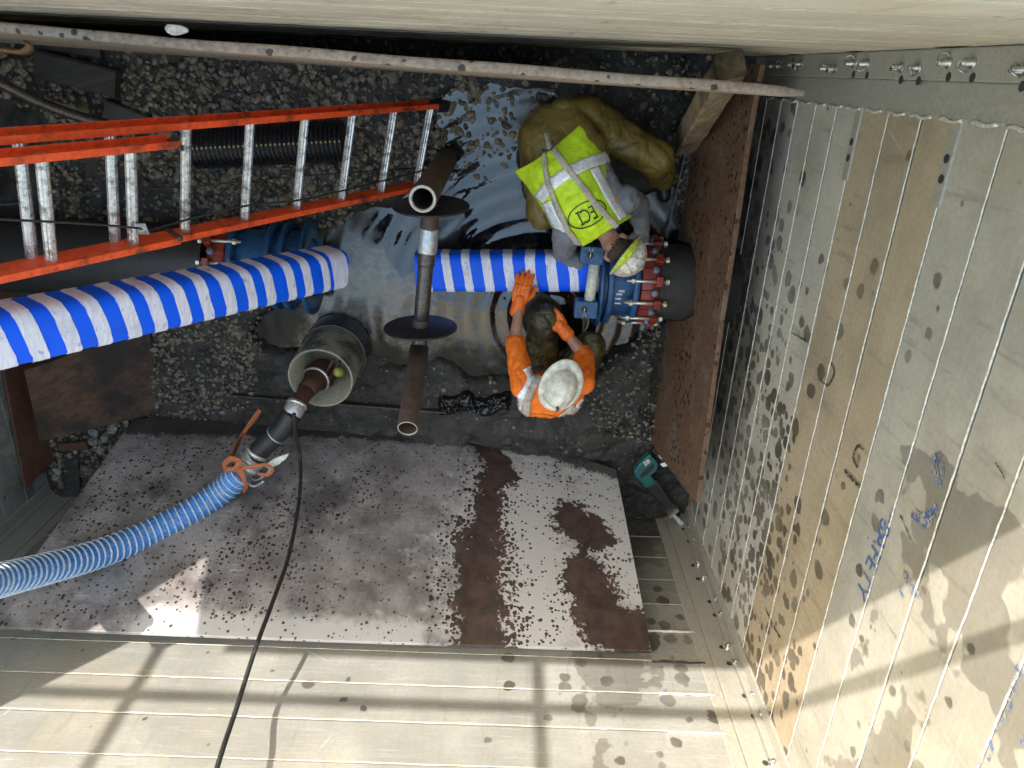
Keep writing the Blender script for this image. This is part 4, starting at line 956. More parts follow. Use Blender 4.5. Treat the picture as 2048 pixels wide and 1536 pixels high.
mb = MB(); tube(mb, spline([P(496, 955, .72), P(512, 960, .74), P(530, 950, .76), P(540, 938, .76), P(528, 930, .76)], 6), .008, 8); part('cam_ring', mb, M_CAML, hs, True)
mb = MB(); tube(mb, spline([P(492, 965, .70), P(508, 972, .68), P(528, 962, .68)], 6), .012, 8); part('cam_arm', mb, M_CAML, hs, True)
hpath = spline([hp[7] - d * .05, P(440, 985, .80), P(370, 1030, .96), P(280, 1075, 1.17), P(190, 1110, 1.42), P(100, 1135, 1.70), P(10, 1158, 2.00), P(-70, 1178, 2.27)], 40)
acc = [0]
for i in range(1, len(hpath)): acc.append(acc[-1] + (hpath[i] - hpath[i - 1]).length)
def hpos(s):
    import bisect
    i = min(max(bisect.bisect(acc, s), 1), len(acc) - 1); f = (s - acc[i - 1]) / max(1e-9, acc[i] - acc[i - 1]); return hpath[i - 1].lerp(hpath[i], f)
ptch = .046; nh = int(acc[-1] / ptch); HRD = .089
cpts = [hpos(i * ptch / 4) for i in range(nh * 4)]
mb = MB(); tube(mb, cpts, HRD - .003, 28); part('hose_wall', mb, M_HOSEB, hs, True)
mb = MB(); hel = []; s_, n_2 = None, None; per = 26
for i in range(nh * per):
    ss = i / per * ptch; c = hpos(ss); dd = (hpos(ss + .02) - hpos(ss - .02)).normalized(); _, s1_, n1_ = frame(dd); a = 2 * math.pi * i / per
    hel.append(c + s1_ * (math.cos(a) * HRD) + n1_ * (math.sin(a) * HRD))
tube(mb, hel, .0062, 6); part('hose_rib', mb, M_HOSEW, hs, True)
# orange webbing tied round the coupling
st = empty('tie_strap', P(490, 945, .85), 'orange webbing strap tied round the hose coupling with its tail on the plate', 'strap')
def ribbon(name, pts, wd, mt, parent, upv=Vector((0, 0, 1)), th=.004):
    cv = spline(pts, 8); mb = MB(); vs_ = []
    for i, p in enumerate(cv):
        d = (cv[min(i + 1, len(cv) - 1)] - cv[max(i - 1, 0)]).normalized(); s = d.cross(upv).normalized(); n1 = s.cross(d); w2 = wd * (.8 + .25 * noise.noise(p * 15)) / 2
        vs_ += [p + s * w2, p - s * w2, p - s * w2 - n1 * th, p + s * w2 - n1 * th]
    mb.add(vs_, [(i * 4 + j, i * 4 + (j + 1) % 4, i * 4 + 4 + (j + 1) % 4, i * 4 + 4 + j) for i in range(len(cv) - 1) for j in range(4)]); return part(name, mb, mt, parent, True)
ribbon('strap_band', [P(452, 936, .84), P(475, 938, .87), P(505, 934, .87), P(532, 930, .86), P(545, 940, .84), P(535, 950, .82), P(515, 948, .82)], .03, M_STRAP, st)
ribbon('strap_band', [P(476, 938, .875), P(486, 955, .87), P(490, 972, .82), P(484, 984, .76)], .05, M_STRAP, st)
ribbon('strap_knot', [P(452, 944, .80), P(450, 928, .84), P(462, 918, .87), P(478, 924, .89), P(470, 938, .88), P(452, 940, .86)], .045, M_STRAP, st)
ribbon('strap_tail', [P(462, 920, .85), P(472, 895, .62), P(486, 868, .42), P(500, 848, .40), P(512, 832, .40), P(520, 820, .40)], .04, M_STRAP, st)
# power cable rising from the pump
mb = MB(); onp = lambda u, v, o_: PP(u, v, PLN[0] + PN * o_, PN)
cpl = spline([P(588, 828, .80), P(590, 862, .74), onp(599, 905, .22), onp(601, 960, .13), onp(594, 1030, .10), onp(575, 1120, .10), onp(545, 1205, .13), onp(510, 1300, .18), P(475, 1410, 2.28), P(445, 1500, 2.58), P(415, 1600, 2.85)], 10)
tube(mb, cpl, .0135, 8); tag(recenter(link('power_cable', mb.mesh('power_cable', True), M_CABLE)), 'black power cable running from the casing up over the near wall', 'cable')

# ------------------------------------------------------------------ reciprocating saw lying on the mud
sw = empty('reciprocating_saw', P(1310, 960, .08), 'teal and black cordless reciprocating saw lying on the mud by the right wall', 'power saw')
def ppx(name, pxs, z0, z1, mt, parent=sw, bev=.008, seg=2):
    mb = MB(); pts = [P(u, v, z1) for u, v in pxs]; prism(mb, pts, Vector((0, 0, z0 - z1))); return part(name, mb, mt, parent, bev=bev, seg=seg)
zs = .14
ppx('battery', [(1304, 903), (1308, 897), (1336, 928), (1332, 934)], zs, zs + .08, M_BLACK)
ppx('battery_label', [(1316, 912), (1320, 908), (1326, 916), (1322, 919)], zs + .08, zs + .082, M_GALV, bev=0)
ppx('battery_label', [(1320, 928), (1330, 925), (1335, 932), (1326, 934)], zs + .08, zs + .082, M_TAPE, bev=0)
ppx('tool_body', [(1300, 908), (1316, 926), (1317, 934), (1313, 944), (1302, 952), (1308, 960), (1312, 962), (1306, 968), (1296, 978), (1290, 976), (1281, 964), (1270, 956), (1268, 944), (1274, 934), (1285, 922)], zs, zs + .075, M_TEAL, bev=.012)
ppx('grip_opening', [(1306, 928), (1310, 934), (1296, 948), (1283, 957), (1280, 952), (1290, 940)], zs + .074, zs + .078, M_BLACK, bev=0)
ppx('switch', [(1286, 926), (1298, 918), (1302, 924), (1291, 934)], zs + .074, zs + .083, M_GALV, bev=.003)
ppx('rubber_boot', [(1296, 972), (1312, 960), (1322, 968), (1330, 984), (1346, 1008), (1344, 1018), (1330, 1020), (1312, 1000), (1296, 982)], zs + .005, zs + .07, M_BLACK, bev=.016, seg=3)
ppx('nose', [(1330, 1016), (1345, 1006), (1356, 1018), (1352, 1030), (1338, 1034), (1330, 1026)], zs + .01, zs + .06, M_STEELD, bev=.012)
ppx('shoe', [(1337, 1036), (1356, 1021), (1358, 1023), (1339, 1038)], zs - .01, zs + .085, M_BOLT, bev=0)
ppx('blade', [(1338, 1026), (1344, 1022), (1362, 1040), (1386, 1064), (1378, 1069), (1362, 1054), (1348, 1036)], zs + .03, zs + .034, dirty('bright blade', (.72, .74, .78), (.4, .4, .4), .3, 20, .3, .5), bev=0)

# crumpled black plastic film at the pool edge
mb = MB(); gx, gy = 60, 24; vs_ = []
for j in range(gy + 1):
    for i in range(gx + 1):
        u = 872 + 150 * i / gx; v = 786 + 44 * j / gy + 6 * math.sin(i * .2); p = P(u, v, .06)
        q = Vector((p.x * 16, p.y * 16, 2)); ed = min(i, gx - i, j, gy - j) / 5
        p.z = .03 + .075 * min(1, ed) * (.5 + abs(noise.noise(q)) + .6 * abs(noise.noise(q * 2.3))); p.x += .02 * noise.noise(q * .8); p.y += .03 * noise.noise(q * .7 + Vector((5, 5, 5))); vs_.append(p)
mb.add(vs_, [(j * (gx + 1) + i, j * (gx + 1) + i + 1, (j + 1) * (gx + 1) + i + 1, (j + 1) * (gx + 1) + i) for j in range(gy) for i in range(gx)])
tag(recenter(link('plastic_film', mb.mesh('plastic_film', True), dirty('glossy black film', (.008, .008, .009), (.03, .03, .03), .2, 20, .18, 0, .1))), 'crumpled glossy black plastic film left of the orange worker', 'plastic film')

# ------------------------------------------------------------------ people
def skin_mat():
    n = N('skin'); a = n.noise(14, 4, .6); b = n.noise(120, 3, .6)
    c = n.mix(n.mr(a, .35, .65), (.33, .16, .105), (.46, .25, .18)); c = n.mix(n.ma('MULTIPLY', n.mr(b, .5, .72), .35), c, (.12, .06, .04)); n.bump(b, .15, .002); return n.done(c, .5)
M_SKIN = skin_mat()
def cloth(name, col, dirtc, amt, thr=(.5, .7), rough=.75, fold=.5, spec=None):
    n = N(name); a = n.noise(5, 6, .65); b = n.noise(22, 4, .6); f = n.noise(7, 3, .55, n.vm('ADD', n.pos(), n.vm('SCALE', n.noise(4, 2, .5, None, 0, 1), sc=.25)), .9)
    c = n.mix(n.mr(b, .3, .7), tuple(v * .85 for v in col), tuple(min(1, v * 1.1) for v in col))
    c = n.mix(n.ma('MULTIPLY', n.mr(n.ma('ADD', n.ma('MULTIPLY', a, .6), n.ma('MULTIPLY', b, .4)), *thr), amt), c, dirtc)
    n.bump(n.ma('ADD', f, n.ma('MULTIPLY', n.noise(400, 1, .5), .04)), fold, .03); return n.done(c, rough, spec=spec)
M_ORSH = cloth('orange hi-vis shirt', (.95, .19, .012), (.5, .09, .01), .35, (.55, .8), .7, .5)
M_YEL = cloth('lime hi-vis vest', (.56, .78, .018), (.22, .26, .03), .6, (.52, .72), .6, .55)
M_OLIVE = cloth('olive rain bib', (.165, .115, .022), (.04, .033, .014), .85, (.45, .66), .42, .7)
M_DKOL = cloth('dark olive waders', (.09, .072, .022), (.022, .021, .018), .9, (.40, .6), .32, 1.0)
M_GREY = cloth('grey work shirt', (.20, .21, .235), (.07, .07, .075), .5, (.5, .7), .85, .5)
M_GLOVE = cloth('orange glove', (.88, .165, .015), (.16, .04, .01), .55, (.55, .75), .45, .45)
M_REFL = dirty('silver reflective tape', (.62, .65, .72), (.25, .25, .26), .5, 14, .35, .35, .15)
M_REFW = dirty('white reflective tape', (.85, .87, .93), (.3, .3, .3), .45, 16, .4, .1, .15)
M_SUSP = dirty('beige suspender', (.46, .41, .34), (.22, .19, .15), .5, 25, .8)
M_INK = dirty('printed ink', (.025, .035, .02), (.12, .14, .03), .4, 40, .7)
M_HATW = dirty('scuffed white hard hat', (.70, .67, .58), (.20, .18, .14), .7, 10, .5, 0, .15, .2, (.47, .66), 34)
M_HAIR = dirty('short brown hair', (.045, .028, .020), (.12, .075, .055), .5, 40, .8, 0, .6)
M_BOOT = dirty('black boot', (.015, .015, .016), (.04, .035, .03), .5, 10, .4)

class Body:
    """collects spheres along limbs; one continuous surface comes from a voxel remesh"""
    def __init__(s): s.mb = MB(); bm = bmesh.new(); bmesh.ops.create_icosphere(bm, subdivisions=2, radius=1); s.sv = [v.co.copy() for v in bm.verts]; s.sf = [tuple(v.index for v in f.verts) for f in bm.faces]; bm.free()
    def ball(s, c, r, mx=None):
        c = Vector(c)
        s.mb.add([c + (mx @ v if mx else v * r) for v in s.sv], s.sf)
    def ell(s, c, ax, ay, az):
        s.ball(c, 1, Matrix((ax, ay, az)).transposed())
    def limb(s, pts, rs):
        pts = [Vector(p) for p in pts]
        for i in range(len(pts) - 1):
            L = (pts[i + 1] - pts[i]).length; n_ = max(2, int(L / (.28 * min(rs[i], rs[i + 1]))))
            for k in range(n_ + 1): t = k / n_; s.ball(pts[i].lerp(pts[i + 1], t), rs[i] + (rs[i + 1] - rs[i]) * t)
    def slab(s, a, b, ra, rb, side, wa, wb):
        """wide limb: row of balls spread along side"""
        for q in (-1, -.5, 0, .5, 1):
            s.limb([Vector(a) + side * wa * q, Vector(b) + side * wb * q], [ra * (1 - .12 * abs(q)), rb * (1 - .12 * abs(q))])
    def build(s, name, mt, parent, vox=.012, it=6, fold=0.0, fsc=9, cut=None):
        m = s.mb.mesh(name); o = link(name, m, mt, parent)
        md = o.modifiers.new('r', 'REMESH'); md.mode = 'VOXEL'; md.voxel_size = vox; md.use_smooth_shade = True
        sm = o.modifiers.new('s', 'SMOOTH'); sm.factor = .5; sm.iterations = it
        bpy.context.view_layer.update(); dg = bpy.context.evaluated_depsgraph_get()
        m2 = bpy.data.meshes.new_from_object(o.evaluated_get(dg)); o.modifiers.clear(); o.data = m2; m2.name = name
        if not m2.materials: m2.materials.append(mt)
        if fold:
            ns_ = [v.normal.copy() for v in m2.vertices]
            for v, n1 in zip(m2.vertices, ns_):
                p = v.co; w_ = Vector((p.x, p.y, p.z)) + .06 * noise.noise_vector(p * 5)
                r = 1 - abs(noise.noise(Vector((w_.x * fsc * .7, w_.y * fsc * 1.2, w_.z * fsc)))) * 2
                cr = (1 - abs(noise.noise(w_ * fsc * .8 + Vector((4, 4, 4))))) ** 5; c2 = (1 - abs(noise.noise(w_ * fsc * 1.7 + Vector((9, 1, 4))))) ** 5
                v.co += n1 * fold * (r * .5 + .35 * noise.noise(w_ * fsc * 2.1) - 1.1 * cr - .6 * c2 + .5)
        m2.polygons.foreach_set('use_smooth', [True] * len(m2.polygons)); m2.update(); return o
def bvh_of(objs):
    vs_ = []; fs = []
    for o in objs:
        b = len(vs_); vs_ += [v.co.copy() for v in o.data.vertices]; fs += [tuple(i + b for i in p.vertices) for p in o.data.polygons]
    return BVHTree.FromPolygons(vs_, fs)
def hit(bv, u, v, off=.004):
    d = ray(u, v).normalized(); r = bv.ray_cast(CAM, d)
    if r[0] is None: return None, None
    nn = r[1] if r[1].dot(d) < 0 else -r[1]; return r[0] + nn * off, nn
def drape(name, bv, pxs, wpx, mt, parent, off=.005, n_=14, across=5, wob=0):
    """a strip of cloth laid on the surface below: centre line and width measured on the garment"""
    cv = spline([Vector((u, v, 0)) for u, v in pxs], n_); vs_ = []; rows = []
    for i, p in enumerate(cv):
        d = (cv[min(i + 1, len(cv) - 1)] - cv[max(i - 1, 0)]).normalized(); s = Vector((-d.y, d.x, 0)); row = []
        w_ = wpx if not isinstance(wpx, (list, tuple)) else wpx[0] + (wpx[1] - wpx[0]) * i / (len(cv) - 1)
        for k in range(across):
            q = p + s * (k / (across - 1) - .5) * w_; h, nn = hit(bv, q.x, q.y, off); row.append(h)
        rows.append(row)
    mb = MB(); idx = {}
    for i, r in enumerate(rows):
        for k, h in enumerate(r):
            if h is not None: idx[i, k] = len(vs_); vs_.append(h)
    fs = []
    for i in range(len(rows) - 1):
        for k in range(across - 1):
            q = [idx.get(t) for t in ((i, k), (i, k + 1), (i + 1, k + 1), (i + 1, k))]
            if None not in q and max((Vector(vs_[q[0]]) - Vector(vs_[j])).length for j in q[1:]) < .13: fs.append(tuple(q))
    par = list(range(len(vs_)))
    def find(a):
        while par[a] != a: par[a] = par[par[a]]; a = par[a]
        return a
    for f in fs:
        for a in f[1:]: par[find(a)] = find(f[0])
    cnt = {}
    for f in fs: cnt[find(f[0])] = cnt.get(find(f[0]), 0) + 1
    big = max(cnt, key=cnt.get); fs = [f for f in fs if find(f[0]) == big]
    use = sorted({i for f in fs for i in f}); rm = {a: i for i, a in enumerate(use)}
    mb.add([vs_[a] for a in use], [tuple(rm[i] for i in f) for f in fs]); m = mb.mesh(name, True); o = link(name, m, mt, parent); md = o.modifiers.new('t', 'SOLIDIFY'); md.thickness = .003; md.offset = 0; return o
def print_px(name, bv, mesh2d, c, right, up, k, mt, parent, off=.003):
    bad = set()
    for v in mesh2d.vertices:
        u_ = c[0] + right[0] * v.co.x * k + up[0] * v.co.y * k; v_ = c[1] + right[1] * v.co.x * k + up[1] * v.co.y * k
        h, nn = hit(bv, u_, v_, off)
        if h is not None: v.co = h
        else: bad.add(v.index)
    bm = bmesh.new(); bm.from_mesh(mesh2d); bm.verts.ensure_lookup_table()
    bmesh.ops.delete(bm, geom=[bm.verts[i] for i in bad], context='VERTS'); bm.to_mesh(mesh2d); bm.free()
    return link(name, mesh2d, mt, parent)
def ring2d(rx, ry, th, k=48):
    m = bpy.data.meshes.new('emblem_ring'); vs_ = []
    for i in range(k):
        a = 2 * math.pi * i / k; vs_ += [(rx * math.cos(a), ry * math.sin(a), 0), ((rx - th) * math.cos(a), (ry - th) * math.sin(a), 0)]
    m.from_pydata(vs_, [], [(2 * i, 2 * i + 1, (2 * i + 3) % (2 * k), (2 * i + 2) % (2 * k)) for i in range(k)]); return m
def hand(name, W, d, nrm, thumb_side, curl, mt, parent, sc=1.1, spread=.1, cuff=True, tcurl=.2):
    """gloved hand: W wrist, d towards the fingers, nrm out of the back of the hand, thumb_side +-1 along side"""
    d = d.normalized(); s = nrm.cross(d).normalized() * thumb_side; nrm = d.cross(s).normalized(); nrm = nrm if nrm.dot(nrm) > 0 else nrm
    if nrm.z < 0 and True: nrm = -nrm
    B = Body(); q = lambda a, b, c: W + (d * a + s * b + nrm * c) * sc
    if cuff: B.limb([q(-.045, 0, 0), q(.0, 0, 0), q(.02, 0, 0)], [.041 * sc, .037 * sc, .036 * sc])
    for b in (-.032, -.012, .010, .030): B.limb([q(.015, b * .75, 0), q(.055, b, .004), q(.09, b * 1.02, .002)], [.021 * sc, .019 * sc, .0155 * sc])
    base = [(-.033, .088, .058), (-.0115, .096, .072), (.0115, .097, .078), (.033, .090, .070)]
    for i, (b, a, L) in enumerate(base):
        p = q(a, b, 0); ang = 0.12 + curl * .25; pts = [p]; r = [.0128 * sc]; fan = (b / .033) * spread
        for k, f in enumerate((.45, .32, .23)):
            ang += curl * (.55, .8, .6)[k]; dir_ = (d * math.cos(ang) + s * fan * math.cos(ang) - nrm * math.sin(ang)).normalized(); p = p + dir_ * (L * f * 1.12 * sc); pts.append(p); r.append((.0122, .0112, .0098)[k] * sc)
        B.limb(pts, r)
    t0 = q(.028, .030, -.008); t1 = q(.052, .056, -.014); t2 = q(.078, .074 - tcurl * .03, -.020 - tcurl * .02); t3 = q(.100, .084 - tcurl * .06, -.026 - tcurl * .03)
    B.limb([t0, t1, t2, t3], [.021 * sc, .0165 * sc, .0135 * sc, .0105 * sc])
    return B.build(name, mt, parent, .0034, 2, .0018, 45)
def head(B, c, up, fwd, r=.092):
    up = up.normalized(); fwd = (fwd - up * fwd.dot(up)).normalized(); sd_ = fwd.cross(up)
    B.ell(c, sd_ * r * .86, fwd * r * 1.08, up * r * 1.12); B.ell(c - up * .075 + fwd * .035, sd_ * .056, fwd * .058, up * .055); B.ell(c - up * .04 + fwd * .03, sd_ * .066, fwd * .068, up * .06)
    B.limb([c - up * .02 + fwd * .095, c - up * .052 + fwd * .112], [.012, .017])          # nose
    B.ell(c - up * .082 + fwd * .088, sd_ * .026, fwd * .010, up * .008)                    # lips
    for q in (-1, 1):
        B.ell(c - up * .028 - fwd * .005 + sd_ * q * .084, sd_ * .013, fwd * .022, up * .034)  # ears
        B.ell(c + up * .004 + fwd * .086 + sd_ * q * .034, sd_ * .02, fwd * .013, up * .012)   # brows
def eyes(c, up, fwd, parent):
    up = up.normalized(); fwd = (fwd - up * fwd.dot(up)).normalized(); sd_ = fwd.cross(up); M_E = _dc.setdefault('eye', dirty('eye', (.6, .58, .55), (.1, .08, .06), .3, 60, .2))
    for q in (-1, 1):
        mb = MB(); lathe(mb, c - up * .012 + fwd * .080 + sd_ * q * .033, fwd, [(-.012, 0), (-.006, .011), (.006, .011), (.012, 0)], 12); part('eye', mb, M_E, parent, True)

# ---- worker in the orange shirt, crouching and facing the pipe
po = empty('person', P(1105, 720, 0), 'crouching worker in an orange hi-vis shirt, white full-brim hard hat and orange gloves', 'person')
shL, shR = P(1047, 775, .86), P(1166, 765, .86); neck = P(1112, 782, .93); chest = P(1100, 800, .74); mid = P(1098, 782, .56); pel = P(1104, 756, .36)
elL, wrL = P(1030, 690, .64), P(1038, 606, .50); elR, wrR = P(1166, 708, .62), P(1124, 656, .56)
kL, kR = P(1088, 640, .50), P(1180, 692, .46); aL, aR = P(1082, 700, .04), P(1170, 735, .04); hpL, hpR = P(1082, 752, .33), P(1130, 758, .33)
sx_ = (shR - shL).normalized(); hc = P(1120, 768, 1.03)
B = Body()
B.slab(pel, mid, .10, .095, sx_, .075, .08); B.slab(mid, chest, .095, .10, sx_, .08, .10); B.slab(chest, (shL + shR) / 2, .10, .06, sx_, .10, .13)
B.limb([neck - Vector((0, 0, .06)), hc - Vector((0, .0, .05))], [.06, .055])
B.limb([shL, elL, wrL], [.058, .044, .031]); B.limb([shR, elR, wrR], [.058, .044, .031])
B.limb([elL.lerp(wrL, .15), elL.lerp(wrL, .4)], [.045, .041]); B.limb([elR.lerp(wrR, .15), elR.lerp(wrR, .4)], [.045, .041])
B.limb([hpL, kL, aL], [.085, .06, .045]); B.limb([hpR, kR, aR], [.085, .06, .045])
B.limb([wrL, wrL + (P(1048, 560, .47) - wrL) * .25], [.03, .03]); B.limb([wrR, wrR + (P(1102, 632, .52) - wrR) * .3], [.03, .03])
head(B, hc, Vector((.05, .12, 1)), Vector((-.05, 1, -.2)))
B.build('body', M_SKIN, po, .0105, 3, .0016, 40); eyes(hc, Vector((.05, .12, 1)), Vector((-.05, 1, -.2)), po)
B = Body(); B.slab(pel, mid, .13, .115, sx_, .08, .085); B.limb([hpL, kL.lerp(hpL, .35), kL], [.125, .115, .108]); B.limb([kL, aL + Vector((0, 0, .08))], [.105, .085])
B.limb([hpR, kR.lerp(hpR, .35), kR], [.125, .115, .108]); B.limb([kR, aR + Vector((0, 0, .08))], [.105, .085]); tr_ = B.build('waders', M_DKOL, po, .012, 5, .014, 7)
for a in (aL, aR):
    B = Body(); B.limb([a + Vector((0, -.06, .02)), a + Vector((0, .13, .0))], [.055, .05]); B.limb([a, a + Vector((0, 0, .12))], [.06, .065]); B.build('boot', M_BOOT, po, .014, 4)
B = Body(); B.slab(mid + Vector((0, 0, -.06)), mid, .135, .128, sx_, .085, .09); B.slab(mid, chest, .128, .125, sx_, .09, .115); B.slab(chest, (shL + shR) / 2 - Vector((0, 0, .01)), .125, .078, sx_, .115, .145)
B.limb([shL, shL.lerp(elL, .55), elL.lerp(wrL, .06)], [.082, .078, .066]); B.limb([shR, shR.lerp(elR, .55), elR.lerp(wrR, -.02)], [.082, .078, .066])
shirt = B.build('shirt', M_ORSH, po, .011, 5, .008, 13)
bv = bvh_of([shirt])
drape('reflective_stripe', bv, [(1056, 734), (1066, 752), (1060, 775), (1044, 798), (1026, 820)], 24, M_REFW, po, .006)
drape('reflective_stripe', bv, [(1172, 800), (1150, 824), (1128, 842)], 18, M_REFW, po, .006)
drape('suspender', bv, [(1080, 752), (1063, 778), (1054, 805), (1052, 842)], 15, M_SUSP, po, .009)
drape('suspender', bv, [(1150, 812), (1125, 832), (1100, 846)], 13, M_SUSP, po, .009)
tm = text_mesh('ECI', 1.0); print_px('logo_lettering', bv, tm, (1085, 838), (1, 0.1), (0, -.35), 27, M_INK, po)
print_px('logo_ring', bv, ring2d(1.2, .62, .05), (1085, 838), (1, .1), (0, -.45), 38, M_INK, po)
hand('glove', wrL, P(1052, 545, .46) - wrL, Vector((0, .2, 1)), -1, .22, M_GLOVE, po, 1.22, .13)
hand('glove', wrR, P(1092, 618, .52) - wrR, Vector((0, .3, 1)), 1, .95, M_GLOVE, po, 1.2, .10, True, .5)
# hard hat with full brim
def hard_hat(name, c, up, fwd, mt, parent, rx, ry, brim, ht):
    up = up.normalized(); fwd = (fwd - up * fwd.dot(up)).normalized(); s = fwd.cross(up); mb = MB(); K_ = 64; vs_ = []; prof = []
    for i in range(13):
        a = i / 12 * math.pi / 2; prof.append((math.cos(a), math.sin(a)))
    rings = [(1.0 + brim, -.16, 0), (1.0 + brim + .01, -.10, 0), (1.0 + brim * .6, -.03, 0), (1.04, .03, 0)] + [(r, h, 1) for r, h in prof]
    for (r, h, dome) in rings:
        for k in range(K_):
            t = 2 * math.pi * k / K_; ct, st = math.cos(t), math.sin(t)
            lift = 0
            if dome: lift = .075 * math.exp(-(ct * r / .16) ** 2) * (h > .1) * min(1, (h - .1) * 2) + .03 * (math.exp(-((abs(ct * r) - .42) / .09) ** 2)) * (h > .3)
            else: lift = .10 * (abs(ct) ** 2) * (r > 1.05)
            bx = 1.08 if (not dome and st > 0) else 1
            vs_.append(c + s * (ct * r * rx) + fwd * (st * r * ry * (bx if r > 1.05 else 1)) + up * ((h + lift) * ht))
    mb.add(vs_, [(i * K_ + k, i * K_ + (k + 1) % K_, (i + 1) * K_ + (k + 1) % K_, (i + 1) * K_ + k) for i in range(len(rings) - 1) for k in range(K_)])
    o = part(name, mb, mt, parent, True); md = o.modifiers.new('t', 'SOLIDIFY'); md.thickness = .004; md.offset = -1; return o
hatup = Vector((.06, -.06, 1)); hatf = Vector((.26, .96, 0))
hat = hard_hat('hard_hat', hc + Vector((0, 0, .055)), hatup, hatf, M_HATW, po, .100, .130, .32, .125)
bvh_ = bvh_of([hat]); drape('hat_clip', bvh_, [(1116, 812), (1114, 826)], 5, M_STEELD, hat, .006, 6, 3)

# ---- worker in the lime vest, squatting and bent over the coupling
pyl = empty('person', P(1130, 300, 0), 'worker in lime vest, olive bibs and stickered hard hat bent over the coupling', 'person')
hip = P(1122, 262, .52); hL, hR = P(1080, 300, .48), P(1168, 240, .48); midb = P(1150, 345, .66); chst = P(1188, 420, .72); nk = P(1213, 466, .76)
sL, sR = P(1133, 466, .70), P(1250, 400, .70); eL, eR = P(1128, 505, .42), P(1276, 412, .46); wL, wR = P(1170, 535, .34), P(1284, 462, .32)
knL, knR = P(1086, 428, .46), P(1312, 318, .44); anL, anR = P(1075, 350, .03), P(1322, 352, .03)
hd = P(1239, 501, .82); hup = Vector((.80, -.52, .22)); hfw = Vector((.10, -.1, -1))
sy_ = (sR - sL).normalized()
B = Body()
B.slab(hip, midb, .105, .10, sy_, .08, .09); B.slab(midb, chst, .10, .10, sy_, .09, .11); B.limb([chst, nk, hd - hup.normalized() * .04], [.09, .062, .056])
B.slab(chst, (sL + sR) / 2, .09, .06, sy_, .1, .13)
B.limb([sL, eL, wL], [.058, .044, .032]); B.limb([sR, eR, wR], [.058, .044, .032]); B.limb([hL, knL, anL], [.085, .06, .045]); B.limb([hR, knR, anR], [.085, .06, .045])
head(B, hd, hup, hfw); B.build('body', M_SKIN, pyl, .0105, 3, .0016, 40); eyes(hd, hup, hfw, pyl)
B = Body(); B.slab(P(1108, 262, .50), hip.lerp(midb, .6), .165, .15, sy_, .10, .10)
B.limb([hL, hL.lerp(knL, .5), knL], [.140, .118, .105]); B.limb([knL, anL + Vector((0, 0, .06))], [.105, .085])
B.limb([hR, hR.lerp(knR, .5), knR], [.145, .124, .112]); B.limb([knR, anR + Vector((0, 0, .06))], [.112, .09])
bib = B.build('rain_bibs', M_OLIVE, pyl, .011, 6, .012, 4.6)
B = Body(); B.slab(midb - Vector((0, 0, .02)), chst - Vector((0, 0, .02)), .12, .12, sy_, .095, .115); B.slab(chst - Vector((0, 0, .02)), (sL + sR) / 2, .11, .075, sy_, .11, .14)
B.limb([sL, eL], [.088, .074]); B.limb([sR, eR], [.092, .08]); B.limb([eL, wL], [.07, .05]); B.limb([eR, wR], [.074, .05])
gsh = B.build('grey_shirt', M_GREY, pyl, .012, 5, .008, 12)
for a in (anL, anR):
    B = Body(); B.limb([a + Vector((0, .05, .02)), a + Vector((.04, -.13, .0))], [.055, .05]); B.limb([a, a + Vector((0, 0, .12))], [.06, .065]); B.build('boot', M_BOOT, pyl, .014, 4)
M_GGLV = cloth('grey glove', (.17, .17, .175), (.05, .05, .05), .5)
hand('glove', wL, P(1196, 548, .30) - wL, Vector((0, 0, 1)), 1, .7, M_GGLV, pyl, 1.15)
hand('glove', wR, P(1280, 490, .26) - wR, Vector((0, 0, 1)), -1, .7, M_GGLV, pyl, 1.15)
# vest: a loose sheet over the back
rowsL = [(1028, 343), (1052, 372), (1074, 402), (1091, 430), (1110, 468), (1166, 493)]; rowsR = [(1174, 233), (1201, 272), (1218, 318), (1232, 362), (1252, 402), (1263, 433)]
hem_in = [(1074, 310), (1128, 258)]
zc = [.72, .80, .86, .89, .89, .84]; ze = [.60, .62, .64, .66, .68, .72]
def interp(a, t):
    x = t * (len(a) - 1); i = min(int(x), len(a) - 2); f = x - i
    return a[i] + (a[i + 1] - a[i]) * f if not isinstance(a[0], tuple) else tuple(p + (q - p) * f for p, q in zip(a[i], a[i + 1]))
NS, NT = 60, 56; mb = MB(); vs_ = []
for i in range(NS + 1):
    t = i / NS; L_, R_ = interp(rowsL, t), interp(rowsR, t)
    for j in range(NT + 1):
        k = j / NT; q = 2 * k - 1; z = interp(ze, t) + (interp(zc, t) - interp(ze, t)) * (1 - abs(q) ** 2.4)
        u = L_[0] + (R_[0] - L_[0]) * k; v = L_[1] + (R_[1] - L_[1]) * k
        if t < .15: # hem dips in the middle
            sagv = (1 - t / .15) * (1 - q * q) * 8; u += sagv * .45; v += sagv * .9
        p = P(u, v, z); w_ = p + .05 * noise.noise_vector(p * 4)
        fo = .016 * (1 - abs(noise.noise(Vector((w_.x * 7 + w_.y * 3, w_.y * 4 - w_.x * 6, 1)))) * 2) + .006 * noise.noise(w_ * 17)
        fo += .02 * (1 - t) ** 2 * math.sin(q * 9 + 1.0) * .5; p.z += fo; vs_.append(p)
mb.add(vs_, [(i * (NT + 1) + j, i * (NT + 1) + j + 1, (i + 1) * (NT + 1) + j + 1, (i + 1) * (NT + 1) + j) for i in range(NS) for j in range(NT)])
vest = part('hi_vis_vest', mb, M_YEL, pyl, True); bvv = bvh_of([vest]); md = vest.modifiers.new('t', 'SOLIDIFY'); md.thickness = .004
drape('reflective_stripe', bvv, [(1079, 398), (1100, 372), (1140, 344), (1180, 325), (1222, 311)], 23, M_REFW, pyl, .006, 14)
